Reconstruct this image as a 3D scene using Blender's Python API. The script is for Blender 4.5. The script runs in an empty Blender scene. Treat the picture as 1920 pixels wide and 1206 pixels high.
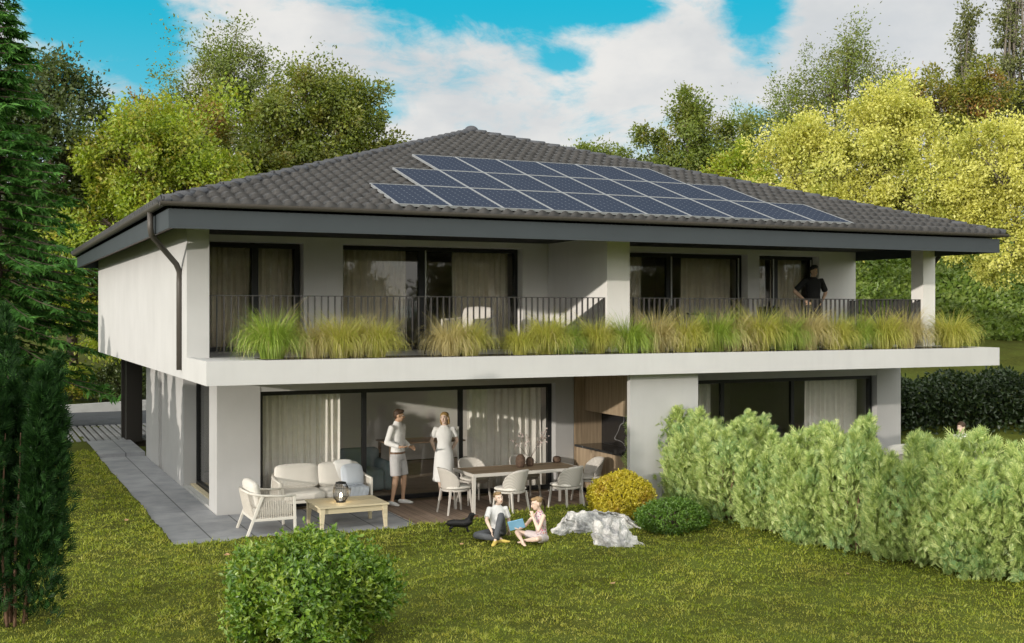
import bpy, bmesh, math, random
import numpy as np
from mathutils import Vector, Matrix, Quaternion

# ------------------------------------------------------------------ camera, sky, sun
S = bpy.context.scene
COL = S.collection
R = math.radians
cam = bpy.data.objects.new('camera', bpy.data.cameras.new('camera'))
COL.objects.link(cam)
cam.location = (0, 0, 3.6)
cam.rotation_euler = (R(90), 0, -R(24.936))
cam.data.sensor_width = 36.0
cam.data.lens = 40.567
cam.data.shift_y = -0.0089
cam.data.clip_start = 0.1
cam.data.clip_end = 2500
S.camera = cam

SUN_DIR = Vector((1.0, 0.42, -0.152)).normalized()        # the way the light travels
SUN_EL = math.asin(-SUN_DIR.z)
SUN_AZ = math.atan2(-SUN_DIR.x, -SUN_DIR.y)
sl = bpy.data.lights.new('sun', 'SUN')
sl.energy = 2.3
sl.angle = R(0.6)
sl.color = (1.0, 0.925, 0.82)
so = bpy.data.objects.new('sun', sl)
so.rotation_euler = SUN_DIR.to_track_quat('-Z', 'Y').to_euler()
COL.objects.link(so)

S.view_settings.view_transform = 'Standard'
S.view_settings.look = 'None'
S.view_settings.exposure = 0.30
S.view_settings.gamma = 1.0
S.view_settings.use_curve_mapping = False
S.cycles.max_bounces = 8
S.cycles.transparent_max_bounces = 16
S.cycles.use_denoising = True


class NT:
    """small helper for node trees"""
    def __init__(self, tree):
        self.t = tree
        self.n = tree.nodes
        self.l = tree.links
        self.n.clear()

    def add(self, kind, **kw):
        nd = self.n.new(kind)
        for k, v in kw.items():
            setattr(nd, k, v)
        return nd

    def put(self, sock, val):
        if isinstance(val, bpy.types.NodeSocket):
            self.l.new(val, sock)
        elif val is not None:
            sock.default_value = val

    def math(self, op, a, b=None, c=None, clamp=False):
        nd = self.add('ShaderNodeMath', operation=op, use_clamp=clamp)
        for i, v in enumerate((a, b, c)):
            if v is not None:
                self.put(nd.inputs[i], v)
        return nd.outputs[0]

    def vmath(self, op, a, b=None):
        nd = self.add('ShaderNodeVectorMath', operation=op)
        self.put(nd.inputs[0], a)
        if b is not None:
            self.put(nd.inputs[1], b)
        return nd.outputs[1] if op in ('DOT_PRODUCT', 'LENGTH', 'DISTANCE') else nd.outputs[0]

    def mix(self, fac, a, b, blend='MIX'):
        nd = self.add('ShaderNodeMix', data_type='RGBA', blend_type=blend)
        self.put(nd.inputs[0], fac)
        self.put(nd.inputs[6], a if isinstance(a, bpy.types.NodeSocket) else (*a, 1) if len(a) == 3 else a)
        self.put(nd.inputs[7], b if isinstance(b, bpy.types.NodeSocket) else (*b, 1) if len(b) == 3 else b)
        return nd.outputs[2]

    def noise(self, vec, scale, detail=4, rough=0.55, dist=0.0):
        nd = self.add('ShaderNodeTexNoise')
        if vec is not None:
            self.l.new(vec, nd.inputs['Vector'])
        nd.inputs['Scale'].default_value = scale
        nd.inputs['Detail'].default_value = detail
        nd.inputs['Roughness'].default_value = rough
        nd.inputs['Distortion'].default_value = dist
        return nd.outputs[0]

    def ramp(self, fac, stops, interp='LINEAR'):
        nd = self.add('ShaderNodeValToRGB')
        nd.color_ramp.interpolation = interp
        el = nd.color_ramp.elements
        while len(el) < len(stops):
            el.new(0.5)
        for e, (p, c) in zip(el, stops):
            e.position = p
            e.color = (*c, 1) if len(c) == 3 else c
        self.put(nd.inputs[0], fac)
        return nd.outputs[0]

    def maprange(self, v, a, b, c=0.0, d=1.0, smooth=False):
        nd = self.add('ShaderNodeMapRange')
        if smooth:
            nd.interpolation_type = 'SMOOTHSTEP'
        self.put(nd.inputs[0], v)
        for i, x in enumerate((a, b, c, d)):
            nd.inputs[i + 1].default_value = x
        return nd.outputs[0]

    def bump(self, h, strength=0.3, dist=0.02):
        nd = self.add('ShaderNodeBump')
        nd.inputs['Strength'].default_value = strength
        nd.inputs['Distance'].default_value = dist
        self.l.new(h, nd.inputs['Height'])
        return nd.outputs[0]


def build_world():
    w = bpy.data.worlds.new('World')
    S.world = w
    w.use_nodes = True
    t = NT(w.node_tree)
    sky = t.add('ShaderNodeTexSky')
    sky.sky_type = 'NISHITA'
    sky.sun_disc = False
    sky.sun_elevation = SUN_EL
    sky.sun_rotation = SUN_AZ
    sky.altitude = 400
    sky.ozone_density = 3.0
    co = t.add('ShaderNodeTexCoord').outputs['Generated']
    d = t.vmath('NORMALIZE', co)
    sp = t.add('ShaderNodeSeparateXYZ')
    t.l.new(d, sp.inputs[0])
    x, y, z = sp.outputs
    # blue of the clear sky: the sky texture made a little greener and richer, as in the photograph
    blue = t.mix(1.0, sky.outputs[0], (0.16, 0.56, 0.62), 'MULTIPLY')
    blue = t.mix(0.75, blue, (0.10, 4.0, 5.5))
    blue = t.mix(t.maprange(z, 0.08, 0.27, 0.5, 0.0, True), blue, (2.6, 5.0, 5.8))
    # clouds: azimuth / elevation of the direction
    az = t.math('ARCTAN2', x, y)
    cmb = t.add('ShaderNodeCombineXYZ')
    zz = t.math('ADD', t.math('MULTIPLY', z, 1.9), 0.0)
    t.l.new(x, cmb.inputs[0]); t.l.new(y, cmb.inputs[1]); t.l.new(zz, cmb.inputs[2])
    big = t.noise(cmb.outputs[0], 6.5, 10, 0.62, 0.35)
    fine = t.noise(cmb.outputs[0], 24.0, 8, 0.65, 0.5)
    dens = t.math('ADD', t.math('MULTIPLY', big, 0.75), t.math('MULTIPLY', fine, 0.25))
    # clear gaps and banks of cloud where the photographed sky has them (azimuth deg, elevation deg, half widths, weight)
    for a0, e0, wa, we, k in CLOUD_SPOTS:
        da = t.math('DIVIDE', t.math('SUBTRACT', az, R(a0)), R(wa))
        de = t.math('DIVIDE', t.math('SUBTRACT', z, math.sin(R(e0))), R(we))
        r2 = t.math('ADD', t.math('MULTIPLY', da, da), t.math('MULTIPLY', de, de))
        g = t.math('EXPONENT', t.math('MULTIPLY', r2, -1.0))
        dens = t.math('ADD', dens, t.math('MULTIPLY', g, k))
    cover = t.maprange(dens, 0.30, 0.50, 0, 1, True)
    shade = t.noise(cmb.outputs[0], 7.0, 5, 0.55)
    body = t.mix(t.maprange(shade, 0.35, 0.68, 0, 1, True), (4.5, 4.6, 4.7), (5.9, 5.75, 5.55))
    edge = t.maprange(dens, 0.52, 0.80, 0, 1, True)
    body = t.mix(t.math('MULTIPLY', edge, 0.4), body, (4.4, 4.6, 4.9))
    colr = t.mix(t.math('MULTIPLY', cover, 0.97), blue, body)
    # extra sky brightness added behind the camera, off the sun, filling the front walls
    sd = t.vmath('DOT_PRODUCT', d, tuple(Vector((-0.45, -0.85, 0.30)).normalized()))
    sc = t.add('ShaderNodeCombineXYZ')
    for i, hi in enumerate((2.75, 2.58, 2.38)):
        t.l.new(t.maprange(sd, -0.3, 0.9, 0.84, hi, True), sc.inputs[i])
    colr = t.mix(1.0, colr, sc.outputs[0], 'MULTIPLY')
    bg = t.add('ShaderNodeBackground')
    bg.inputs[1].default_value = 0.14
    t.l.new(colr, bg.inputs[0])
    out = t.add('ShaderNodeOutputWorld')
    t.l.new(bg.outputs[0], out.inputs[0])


CLOUD_SPOTS = [
    (4.5, 13.6, 3.4, 3.4, -0.34),      # clear gap at the left, above the trees
    (8.0, 10.0, 2.0, 2.2, -0.18),
    (20.0, 15.4, 4.8, 1.5, -0.30),     # pale blue at the top
    (29.0, 15.0, 4.2, 1.5, -0.38),     # deep blue, top centre
    (36.8, 13.8, 1.7, 2.0, -0.30),     # deep blue gap, right
    (27.5, 12.2, 1.4, 0.6, -0.24),     # small blue hole
    (18.0, 10.0, 2.8, 1.2, -0.16),
    (15.0, 12.0, 4.0, 2.2, 0.10),
    (30.0, 12.0, 5.0, 1.8, 0.06),
    (45.0, 14.0, 6.0, 4.0, 0.22),
    (-20.0, 20.0, 14.0, 8.0, 0.05),
]
build_world()


# ------------------------------------------------------------------ materials
def new_mat(name):
    m = bpy.data.materials.new(name)
    m.use_nodes = True
    return m, NT(m.node_tree)


def finish(t, bsdf):
    o = t.add('ShaderNodeOutputMaterial')
    t.l.new(bsdf, o.inputs[0])


def M(name, base, rough=0.6, var=0.0, scale=4.0, bump=0.0, bscale=60.0, spec=0.4, metal=0.0, bdist=0.01, tint=None):
    m, t = new_mat(name)
    b = t.add('ShaderNodeBsdfPrincipled')
    co = t.add('ShaderNodeTexCoord').outputs['Object']
    c0 = tuple(base)
    if var:
        n = t.noise(co, scale, 6, 0.6)
        lo = tuple(v * (1 - var) for v in c0)
        hi = tuple(min(1, v * (1 + var)) for v in (tint or c0))
        t.l.new(t.mix(t.maprange(n, 0.3, 0.7), lo, hi), b.inputs['Base Color'])
    else:
        b.inputs['Base Color'].default_value = (*c0, 1)
    b.inputs['Roughness'].default_value = rough
    b.inputs['Specular IOR Level'].default_value = spec
    b.inputs['Metallic'].default_value = metal
    if bump:
        t.l.new(t.bump(t.noise(co, bscale, 4, 0.6), bump, bdist), b.inputs['Normal'])
    finish(t, b.outputs[0])
    return m


def leaf_mat(name, cols, transl=0.35, patch=None, pscale=0.6, gloss=0.05):
    """leaves: colour differs leaf by leaf, with a second tint in large patches of the crown"""
    m, t = new_mat(name)
    geo = t.add('ShaderNodeNewGeometry')
    rnd = geo.outputs['Random Per Island']
    n = len(cols)
    c = t.ramp(rnd, [(i / max(1, n - 1), q) for i, q in enumerate(cols)])
    if patch:
        co = t.add('ShaderNodeTexCoord').outputs['Object']
        f = t.maprange(t.noise(co, pscale, 3, 0.6), 0.48, 0.62)
        f = t.math('MULTIPLY', f, t.maprange(t.math('FRACT', t.math('MULTIPLY', rnd, 7.31)), 0.1, 0.7))
        c = t.mix(f, c, patch)
    d = t.add('ShaderNodeBsdfDiffuse'); t.l.new(c, d.inputs[0])
    tr = t.add('ShaderNodeBsdfTranslucent')
    t.l.new(t.mix(1.0, c, (1.0, 1.0, 0.55), 'MULTIPLY'), tr.inputs[0])
    g = t.add('ShaderNodeBsdfGlossy'); g.inputs['Roughness'].default_value = 0.45
    mx = t.add('ShaderNodeMixShader'); mx.inputs[0].default_value = transl
    t.l.new(d.outputs[0], mx.inputs[1]); t.l.new(tr.outputs[0], mx.inputs[2])
    m2 = t.add('ShaderNodeMixShader'); m2.inputs[0].default_value = gloss
    t.l.new(mx.outputs[0], m2.inputs[1]); t.l.new(g.outputs[0], m2.inputs[2])
    finish(t, m2.outputs[0])
    return m


def glass_mat(name, tint, r0=0.06):
    m, t = new_mat(name)
    geo = t.add('ShaderNodeNewGeometry')
    c = t.math('ABSOLUTE', t.vmath('DOT_PRODUCT', geo.outputs['Normal'], geo.outputs['Incoming']))
    f = t.math('POWER', t.math('SUBTRACT', 1.0, c, clamp=True), 5.0)
    f = t.math('ADD', t.math('MULTIPLY', f, 1 - r0), r0, clamp=True)
    tr = t.add('ShaderNodeBsdfTransparent'); tr.inputs[0].default_value = (*tint, 1)
    g = t.add('ShaderNodeBsdfGlossy'); g.inputs['Roughness'].default_value = 0.0
    mx = t.add('ShaderNodeMixShader')
    t.l.new(f, mx.inputs[0]); t.l.new(tr.outputs[0], mx.inputs[1]); t.l.new(g.outputs[0], mx.inputs[2])
    finish(t, mx.outputs[0])
    return m


def wood_mat(name, c1, c2, axis=2, scale=1.0, rough=0.55, groove=None, gaxis=0):
    """streaky wood; grain runs along the given object axis; groove = board width (dark joints across gaxis)"""
    m, t = new_mat(name)
    b = t.add('ShaderNodeBsdfPrincipled')
    co = t.add('ShaderNodeTexCoord').outputs['Object']
    mp = t.add('ShaderNodeMapping')
    sc = [22 * scale] * 3; sc[axis] = 0.9 * scale
    mp.inputs['Scale'].default_value = sc
    t.l.new(co, mp.inputs[0])
    n = t.noise(mp.outputs[0], 1.0, 5, 0.6, 0.4)
    c = t.mix(t.maprange(n, 0.3, 0.72), c1, c2)
    h = n
    if groove:
        sp = t.add('ShaderNodeSeparateXYZ'); t.l.new(co, sp.inputs[0])
        q = t.math('DIVIDE', sp.outputs[gaxis], groove)
        fr = t.math('FRACT', q)
        wn = t.add('ShaderNodeTexWhiteNoise', noise_dimensions='1D')
        t.l.new(t.math('FLOOR', q), wn.inputs['W'])
        c = t.mix(1.0, c, t.mix(wn.outputs[0], (0.78, 0.78, 0.78), (1.15, 1.12, 1.1)), 'MULTIPLY')
        j = t.math('LESS_THAN', fr, 0.06)
        c = t.mix(j, c, tuple(v * 0.25 for v in c1))
    t.l.new(c, b.inputs['Base Color'])
    b.inputs['Roughness'].default_value = rough
    b.inputs['Specular IOR Level'].default_value = 0.3
    t.l.new(t.bump(h, 0.15, 0.004), b.inputs['Normal'])
    finish(t, b.outputs[0])
    return m


def weave_mat(name, c1, c2, sx, sz):
    m, t = new_mat(name)
    b = t.add('ShaderNodeBsdfPrincipled')
    co = t.add('ShaderNodeTexCoord').outputs['Object']
    sp = t.add('ShaderNodeSeparateXYZ'); t.l.new(co, sp.inputs[0])
    a = t.math('SINE', t.math('MULTIPLY', t.math('ADD', sp.outputs[0], t.math('MULTIPLY', sp.outputs[1], 0.7)), sx))
    c = t.math('SINE', t.math('MULTIPLY', sp.outputs[2], sz))
    w = t.math('MULTIPLY', a, c)
    n = t.noise(co, 40, 3)
    f = t.math('ADD', t.maprange(w, -1, 1, 0, 0.8), t.math('MULTIPLY', n, 0.25))
    t.l.new(t.mix(f, c1, c2), b.inputs['Base Color'])
    b.inputs['Roughness'].default_value = 0.85
    t.l.new(t.bump(w, 0.4, 0.004), b.inputs['Normal'])
    finish(t, b.outputs[0])
    return m


def emis_mat(name, col, s):
    m, t = new_mat(name)
    e = t.add('ShaderNodeEmission')
    e.inputs[0].default_value = (*col, 1); e.inputs[1].default_value = s
    finish(t, e.outputs[0])
    return m


def ground_mat():
    m, t = new_mat('lawn_soil')
    b = t.add('ShaderNodeBsdfPrincipled')
    co = t.add('ShaderNodeTexCoord').outputs['Object']
    n1 = t.noise(co, 0.7, 5, 0.6)
    n2 = t.noise(co, 9.0, 5, 0.65)
    n3 = t.noise(co, 60.0, 3, 0.6)
    c = t.mix(t.maprange(n2, 0.3, 0.7), (0.040, 0.052, 0.008), (0.105, 0.110, 0.018))
    c = t.mix(t.maprange(n1, 0.4, 0.65), c, (0.10, 0.125, 0.02))
    c = t.mix(t.maprange(n3, 0.45, 0.75, 0, 0.6), c, (0.05, 0.05, 0.012))
    t.l.new(c, b.inputs['Base Color'])
    b.inputs['Roughness'].default_value = 0.9
    b.inputs['Specular IOR Level'].default_value = 0.1
    h = t.math('ADD', t.math('MULTIPLY', n2, 0.6), t.math('MULTIPLY', n3, 0.4))
    t.l.new(t.bump(h, 0.9, 0.05), b.inputs['Normal'])
    finish(t, b.outputs[0])
    return m


def paving_mat():
    """grey stone slabs in running rows, dark joints, cloudy surface"""
    m, t = new_mat('stone_slabs')
    b = t.add('ShaderNodeBsdfPrincipled')
    co = t.add('ShaderNodeTexCoord').outputs['Object']
    sp = t.add('ShaderNodeSeparateXYZ'); t.l.new(co, sp.inputs[0])
    qx = t.math('DIVIDE', t.math('SUBTRACT', sp.outputs[0], 2.725), 0.67)
    qy = t.math('DIVIDE', sp.outputs[1], 1.34)
    fx = t.math('FRACT', qx); fy = t.math('FRACT', qy)
    jx = t.math('LESS_THAN', fx, 0.032)
    jy = t.math('LESS_THAN', fy, 0.008)
    cm = t.add('ShaderNodeCombineXYZ')
    t.l.new(t.math('FLOOR', qx), cm.inputs[0]); t.l.new(t.math('FLOOR', qy), cm.inputs[1])
    wn = t.add('ShaderNodeTexWhiteNoise', noise_dimensions='2D'); t.l.new(cm.outputs[0], wn.inputs['Vector'])
    n = t.noise(co, 2.2, 6, 0.62, 0.3)
    n2 = t.noise(co, 45, 3, 0.6)
    c = t.mix(t.maprange(n, 0.3, 0.7), (0.20, 0.208, 0.225), (0.36, 0.365, 0.38))
    c = t.mix(0.18, c, t.mix(wn.outputs[0], (0.18, 0.19, 0.21), (0.38, 0.39, 0.41)))
    c = t.mix(t.maprange(n2, 0.4, 0.8, 0, 0.25), c, (0.16, 0.165, 0.18))
    c = t.mix(t.math('MAXIMUM', jx, t.math('MULTIPLY', jy, 0.75)), c, (0.06, 0.062, 0.066))
    t.l.new(c, b.inputs['Base Color'])
    b.inputs['Roughness'].default_value = 0.62
    t.l.new(t.bump(n2, 0.15, 0.004), b.inputs['Normal'])
    finish(t, b.outputs[0])
    return m


def plaster(name, c, var=0.03):
    m, t = new_mat(name)
    b = t.add('ShaderNodeBsdfPrincipled')
    co = t.add('ShaderNodeTexCoord').outputs['Object']
    n = t.noise(co, 0.9, 6, 0.6)
    n2 = t.noise(co, 120, 4, 0.7)
    mp = t.add('ShaderNodeMapping'); mp.inputs['Scale'].default_value = (5.0, 5.0, 0.35)
    t.l.new(co, mp.inputs[0])
    n3 = t.noise(mp.outputs[0], 1.0, 4, 0.6)
    c1 = t.mix(t.maprange(n, 0.3, 0.7), tuple(v * (1 - var) for v in c), tuple(min(1, v * (1 + var)) for v in c))
    c1 = t.mix(t.maprange(n3, 0.5, 0.75, 0, 0.22), c1, tuple(v * 0.82 for v in c))
    t.l.new(c1, b.inputs['Base Color'])
    b.inputs['Roughness'].default_value = 0.85
    b.inputs['Specular IOR Level'].default_value = 0.2
    t.l.new(t.bump(n2, 0.35, 0.004), b.inputs['Normal'])
    finish(t, b.outputs[0])
    return m


def solar_mat():
    """dark blue cells with pale bus lines and the light diamonds where cell corners meet"""
    m, t = new_mat('solar_cells')
    b = t.add('ShaderNodeBsdfPrincipled')
    co = t.add('ShaderNodeTexCoord').outputs['Object']
    sp = t.add('ShaderNodeSeparateXYZ'); t.l.new(co, sp.inputs[0])
    cx, cy = 0.143, 0.147
    qx = t.math('DIVIDE', t.math('SUBTRACT', sp.outputs[0], 0.035), cx)
    qy = t.math('DIVIDE', t.math('SUBTRACT', sp.outputs[1], 0.04), cy)
    ax = t.math('ABSOLUTE', t.math('SUBTRACT', t.math('FRACT', t.math('ADD', qx, 0.5)), 0.5))
    ay = t.math('ABSOLUTE', t.math('SUBTRACT', t.math('FRACT', t.math('ADD', qy, 0.5)), 0.5))
    dia = t.math('LESS_THAN', t.math('ADD', ax, ay), 0.095)
    line = t.math('LESS_THAN', t.math('MINIMUM', ax, ay), 0.015)
    n = t.noise(co, 1.5, 2)
    c = t.mix(n, (0.020, 0.029, 0.052), (0.028, 0.039, 0.066))
    c = t.mix(t.math('MULTIPLY', line, 0.12), c, (0.3, 0.35, 0.42))
    c = t.mix(dia, c, (0.24, 0.27, 0.31))
    t.l.new(c, b.inputs['Base Color'])
    b.inputs['Roughness'].default_value = 0.6
    b.inputs['Specular IOR Level'].default_value = 0.0
    g = t.add('ShaderNodeBsdfGlossy'); g.inputs['Roughness'].default_value = 0.12
    mx = t.add('ShaderNodeMixShader'); mx.inputs[0].default_value = 0.05
    t.l.new(b.outputs[0], mx.inputs[1]); t.l.new(g.outputs[0], mx.inputs[2])
    finish(t, mx.outputs[0])
    return m


def marble_mat():
    m, t = new_mat('black_marble')
    b = t.add('ShaderNodeBsdfPrincipled')
    co = t.add('ShaderNodeTexCoord').outputs['Object']
    n = t.noise(co, 0.8, 2, 0.45, 0.6)
    v = t.math('ABSOLUTE', t.math('SUBTRACT', n, 0.5))
    f = t.maprange(v, 0.0, 0.006, 1, 0)
    t.l.new(t.mix(t.math('MULTIPLY', f, 0.55), (0.018, 0.018, 0.019), (0.4, 0.4, 0.4)), b.inputs['Base Color'])
    b.inputs['Roughness'].default_value = 0.18
    finish(t, b.outputs[0])
    return m


def rock_mat():
    m, t = new_mat('white_rock')
    b = t.add('ShaderNodeBsdfPrincipled')
    co = t.add('ShaderNodeTexCoord').outputs['Object']
    n = t.noise(co, 3.2, 8, 0.68, 0.6)
    n2 = t.noise(co, 11, 8, 0.72)
    c = t.mix(t.maprange(n, 0.36, 0.54), (0.24, 0.24, 0.25), (0.68, 0.665, 0.64))
    c = t.mix(t.maprange(n2, 0.54, 0.70, 0, 0.55), c, (0.27, 0.25, 0.23))
    t.l.new(c, b.inputs['Base Color'])
    b.inputs['Roughness'].default_value = 0.85
    t.l.new(t.bump(t.math('ADD', n2, t.math('MULTIPLY', n, 1.5)), 0.9, 0.06), b.inputs['Normal'])
    finish(t, b.outputs[0])
    return m


def floral_mat(name, base, spots):
    m, t = new_mat(name)
    b = t.add('ShaderNodeBsdfPrincipled')
    co = t.add('ShaderNodeTexCoord').outputs['Object']
    v = t.add('ShaderNodeTexVoronoi'); v.inputs['Scale'].default_value = 34
    t.l.new(co, v.inputs['Vector'])
    f = t.math('LESS_THAN', v.outputs['Distance'], 0.42)
    c = t.mix(f, base, t.mix(0.5, spots, v.outputs['Color'], 'OVERLAY'))
    t.l.new(c, b.inputs['Base Color'])
    b.inputs['Roughness'].default_value = 0.9
    finish(t, b.outputs[0])
    return m


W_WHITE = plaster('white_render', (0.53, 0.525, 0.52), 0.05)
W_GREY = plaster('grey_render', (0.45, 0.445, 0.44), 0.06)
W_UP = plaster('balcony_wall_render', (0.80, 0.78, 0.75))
ANTHR = M('anthracite_fascia', (0.038, 0.047, 0.053), 0.5, 0.06, 1.5)
SOFFIT = M('dark_soffit', (0.03, 0.03, 0.032), 0.8)
BROWN_METAL = M('brown_gutter_metal', (0.075, 0.066, 0.058), 0.45, 0.05, 3)
BLACK_METAL = M('black_frame_metal', (0.012, 0.012, 0.013), 0.4)
DARK_METAL = M('dark_railing_metal', (0.055, 0.052, 0.050), 0.5)
TILE = M('dark_roof_tile', (0.041, 0.038, 0.036), 0.40, 0.40, 5.0, 0.2, 70, 0.4)
RIDGE = M('ridge_tile', (0.060, 0.062, 0.070), 0.45, 0.1, 5)
GLASS = glass_mat('window_glass', (0.985, 0.985, 0.98), 0.042)
GLASS_UP = glass_mat('dark_window_glass', (0.95, 0.95, 0.93), 0.03)
ALU = M('pale_aluminium', (0.62, 0.62, 0.60), 0.4, metal=0.2)
SOLAR = solar_mat()
ROOM = M('room_wall_paint', (0.76, 0.74, 0.70), 0.8)
ROOMF = M('room_floor', (0.36, 0.28, 0.20), 0.5, 0.2, 3)
CURT = M('linen_curtain', (0.90, 0.87, 0.81), 0.9, 0.06, 8)
CURT_UP = M('beige_curtain', (0.82, 0.75, 0.64), 0.9, 0.08, 8)
KWOOD = wood_mat('kitchen_wood', (0.24, 0.175, 0.115), (0.44, 0.34, 0.23), 2, 1.0)
MARBLE = marble_mat()
DECK = wood_mat('deck_boards', (0.19, 0.135, 0.10), (0.33, 0.25, 0.195), 1, 0.7, 0.7, 0.145, 0)
STONE = paving_mat()
CONC = M('pale_concrete', (0.42, 0.42, 0.41), 0.85, 0.12, 2, 0.3, 30)
ASPH = M('asphalt', (0.065, 0.07, 0.08), 0.9, 0.2, 3, 0.4, 90)
SOIL = M('planter_soil', (0.05, 0.04, 0.03), 0.95, 0.3, 12, 0.5, 40)
GROUND = ground_mat()
PALEWOOD = wood_mat('pale_wood', (0.46, 0.39, 0.26), (0.62, 0.55, 0.38), 0, 0.8, 0.6)
OFFWHITE = M('offwhite_frame', (0.62, 0.59, 0.53), 0.6, 0.05, 6)
ROPE = M('beige_rope', (0.55, 0.51, 0.45), 0.85, 0.1, 30, 0.3, 120)
CUSH = M('ivory_cushion', (0.66, 0.63, 0.58), 0.9, 0.03, 4, 0.25, 200)
CUSH_BLUE = M('pale_blue_cushion', (0.50, 0.54, 0.60), 0.9, 0.05, 5, 0.25, 200)
TABLEWOOD = wood_mat('table_wood', (0.24, 0.17, 0.11), (0.40, 0.30, 0.20), 0, 0.8, 0.55, 0.12, 1)
CHAIRFRAME = M('greige_chair_frame', (0.52, 0.49, 0.45), 0.5)
WEAVE = weave_mat('greige_weave', (0.36, 0.335, 0.30), (0.60, 0.565, 0.52), 260, 190)
VASE = M('brown_wicker', (0.10, 0.062, 0.042), 0.8, 0.3, 30, 0.8, 60, bdist=0.02)
SKIN = M('skin', (0.52, 0.33, 0.22), 0.55, 0.05, 10)
SKIN2 = M('fair_skin', (0.66, 0.49, 0.395), 0.55, 0.05, 10)
SKIN3 = M('tan_skin', (0.60, 0.40, 0.27), 0.55, 0.05, 10)
SHIRT = M('white_cotton', (0.74, 0.73, 0.72), 0.9, 0.04, 6, 0.3, 9, bdist=0.02)
SHORTS = M('grey_cotton_shorts', (0.44, 0.43, 0.43), 0.9, 0.08, 8, 0.4, 14, bdist=0.02)
DRESS = M('white_dress_cotton', (0.72, 0.72, 0.71), 0.9, 0.04, 6, 0.25, 7, bdist=0.02)
JEANS = M('charcoal_jeans', (0.075, 0.080, 0.088), 0.9, 0.2, 12)
BLACKCLOTH = M('black_cotton', (0.018, 0.018, 0.018), 0.9, 0.2, 8)
HAIR_BR = M('brown_hair', (0.06, 0.035, 0.02), 0.6, 0.3, 60)
HAIR_BL = M('blonde_hair', (0.30, 0.19, 0.065), 0.6, 0.35, 60)
HAIR_BK = M('black_hair', (0.008, 0.008, 0.008), 0.5)
HAIR_LB = M('light_brown_hair', (0.26, 0.17, 0.08), 0.6, 0.3, 60)
EYEM = M('eye_dark', (0.03, 0.02, 0.015), 0.2)
EYEW = M('eye_white', (0.75, 0.73, 0.7), 0.3)
LIP = M('lips', (0.42, 0.17, 0.13), 0.5)
BELT = M('brown_leather', (0.14, 0.075, 0.04), 0.5)
SHOE = M('white_canvas', (0.74, 0.74, 0.74), 0.8)
SHOE_Y = M('yellow_trainer', (0.55, 0.42, 0.10), 0.7)
FLORAL = floral_mat('floral_cotton', (0.52, 0.44, 0.44), (0.40, 0.14, 0.20))
PALEPINK = M('pale_shorts', (0.55, 0.48, 0.48), 0.9)
BOOKBLUE = M('light_blue_cover', (0.20, 0.42, 0.62), 0.5)
PAPER = M('paper', (0.75, 0.74, 0.70), 0.8)
DOGFUR = M('black_fur', (0.012, 0.011, 0.011), 0.55, 0.3, 60, 0.5, 90)
DOGTAN = M('tan_fur', (0.22, 0.10, 0.035), 0.6)
ROCK = rock_mat()
BARK = M('bark', (0.10, 0.075, 0.055), 0.9, 0.35, 9, 0.8, 30, bdist=0.03)
BARK_G = M('grey_bark', (0.17, 0.15, 0.125), 0.9, 0.3, 9, 0.8, 30, bdist=0.03)
BARK_R = M('reddish_bark', (0.19, 0.11, 0.07), 0.9, 0.3, 12, 0.6, 40)
DEADLEAF = M('dry_leaf', (0.36, 0.22, 0.11), 0.8, 0.3, 20)


# ------------------------------------------------------------------ mesh helpers
def link(o, parent=None):
    COL.objects.link(o)
    if parent is not None:
        o.parent = parent
    return o


def np_mesh(name, V, F, mats, smooth=False):
    V = np.asarray(V, dtype=np.float32).reshape(-1, 3)
    F = np.asarray(F, dtype=np.int32)
    k = F.shape[1]
    me = bpy.data.meshes.new(name)
    me.vertices.add(len(V)); me.vertices.foreach_set('co', V.ravel())
    me.loops.add(F.size); me.loops.foreach_set('vertex_index', F.ravel())
    me.polygons.add(len(F))
    me.polygons.foreach_set('loop_start', np.arange(0, F.size, k, dtype=np.int32))
    me.polygons.foreach_set('loop_total', np.full(len(F), k, dtype=np.int32))
    me.polygons.foreach_set('use_smooth', np.full(len(F), smooth, dtype=bool))
    me.update(calc_edges=True)
    for q in (mats if isinstance(mats, (list, tuple)) else [mats]):
        me.materials.append(q)
    return me


def mobj(name, me, parent=None):
    return link(bpy.data.objects.new(name, me), parent)


def thing(name, label, cat, loc=(0, 0, 0), rotz=0.0, group=None):
    o = bpy.data.objects.new(name, None)
    o.empty_display_size = 0.2
    COL.objects.link(o)
    o.location = loc
    o.rotation_euler = (0, 0, rotz)
    return tag(o, label, cat, group)


def tag(o, label, cat, group=None, kind=None):
    o['label'] = label
    o['category'] = cat
    if group:
        o['group'] = group
    if kind:
        o['kind'] = kind
    return o


def struct(o, kind='structure'):
    o['kind'] = kind
    return o


def copy_thing(src, label, loc, rotz=0.0, group=None):
    r = src.copy(); COL.objects.link(r)
    r.location = loc; r.rotation_euler = (0, 0, rotz)
    r['label'] = label
    if group:
        r['group'] = group
    for ch in list(src.children):
        c = ch.copy(); COL.objects.link(c); c.parent = r
        for g in list(ch.children):
            d = g.copy(); COL.objects.link(d); d.parent = c
    return r


def frame(d, up=(0, 0, 1)):
    d = Vector(d).normalized()
    u = Vector(up)
    if abs(d.dot(u)) > 0.97:
        u = Vector((0, 1, 0)) if abs(d.y) < 0.9 else Vector((1, 0, 0))
    s = d.cross(u).normalized()
    return s, s.cross(d).normalized()


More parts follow.
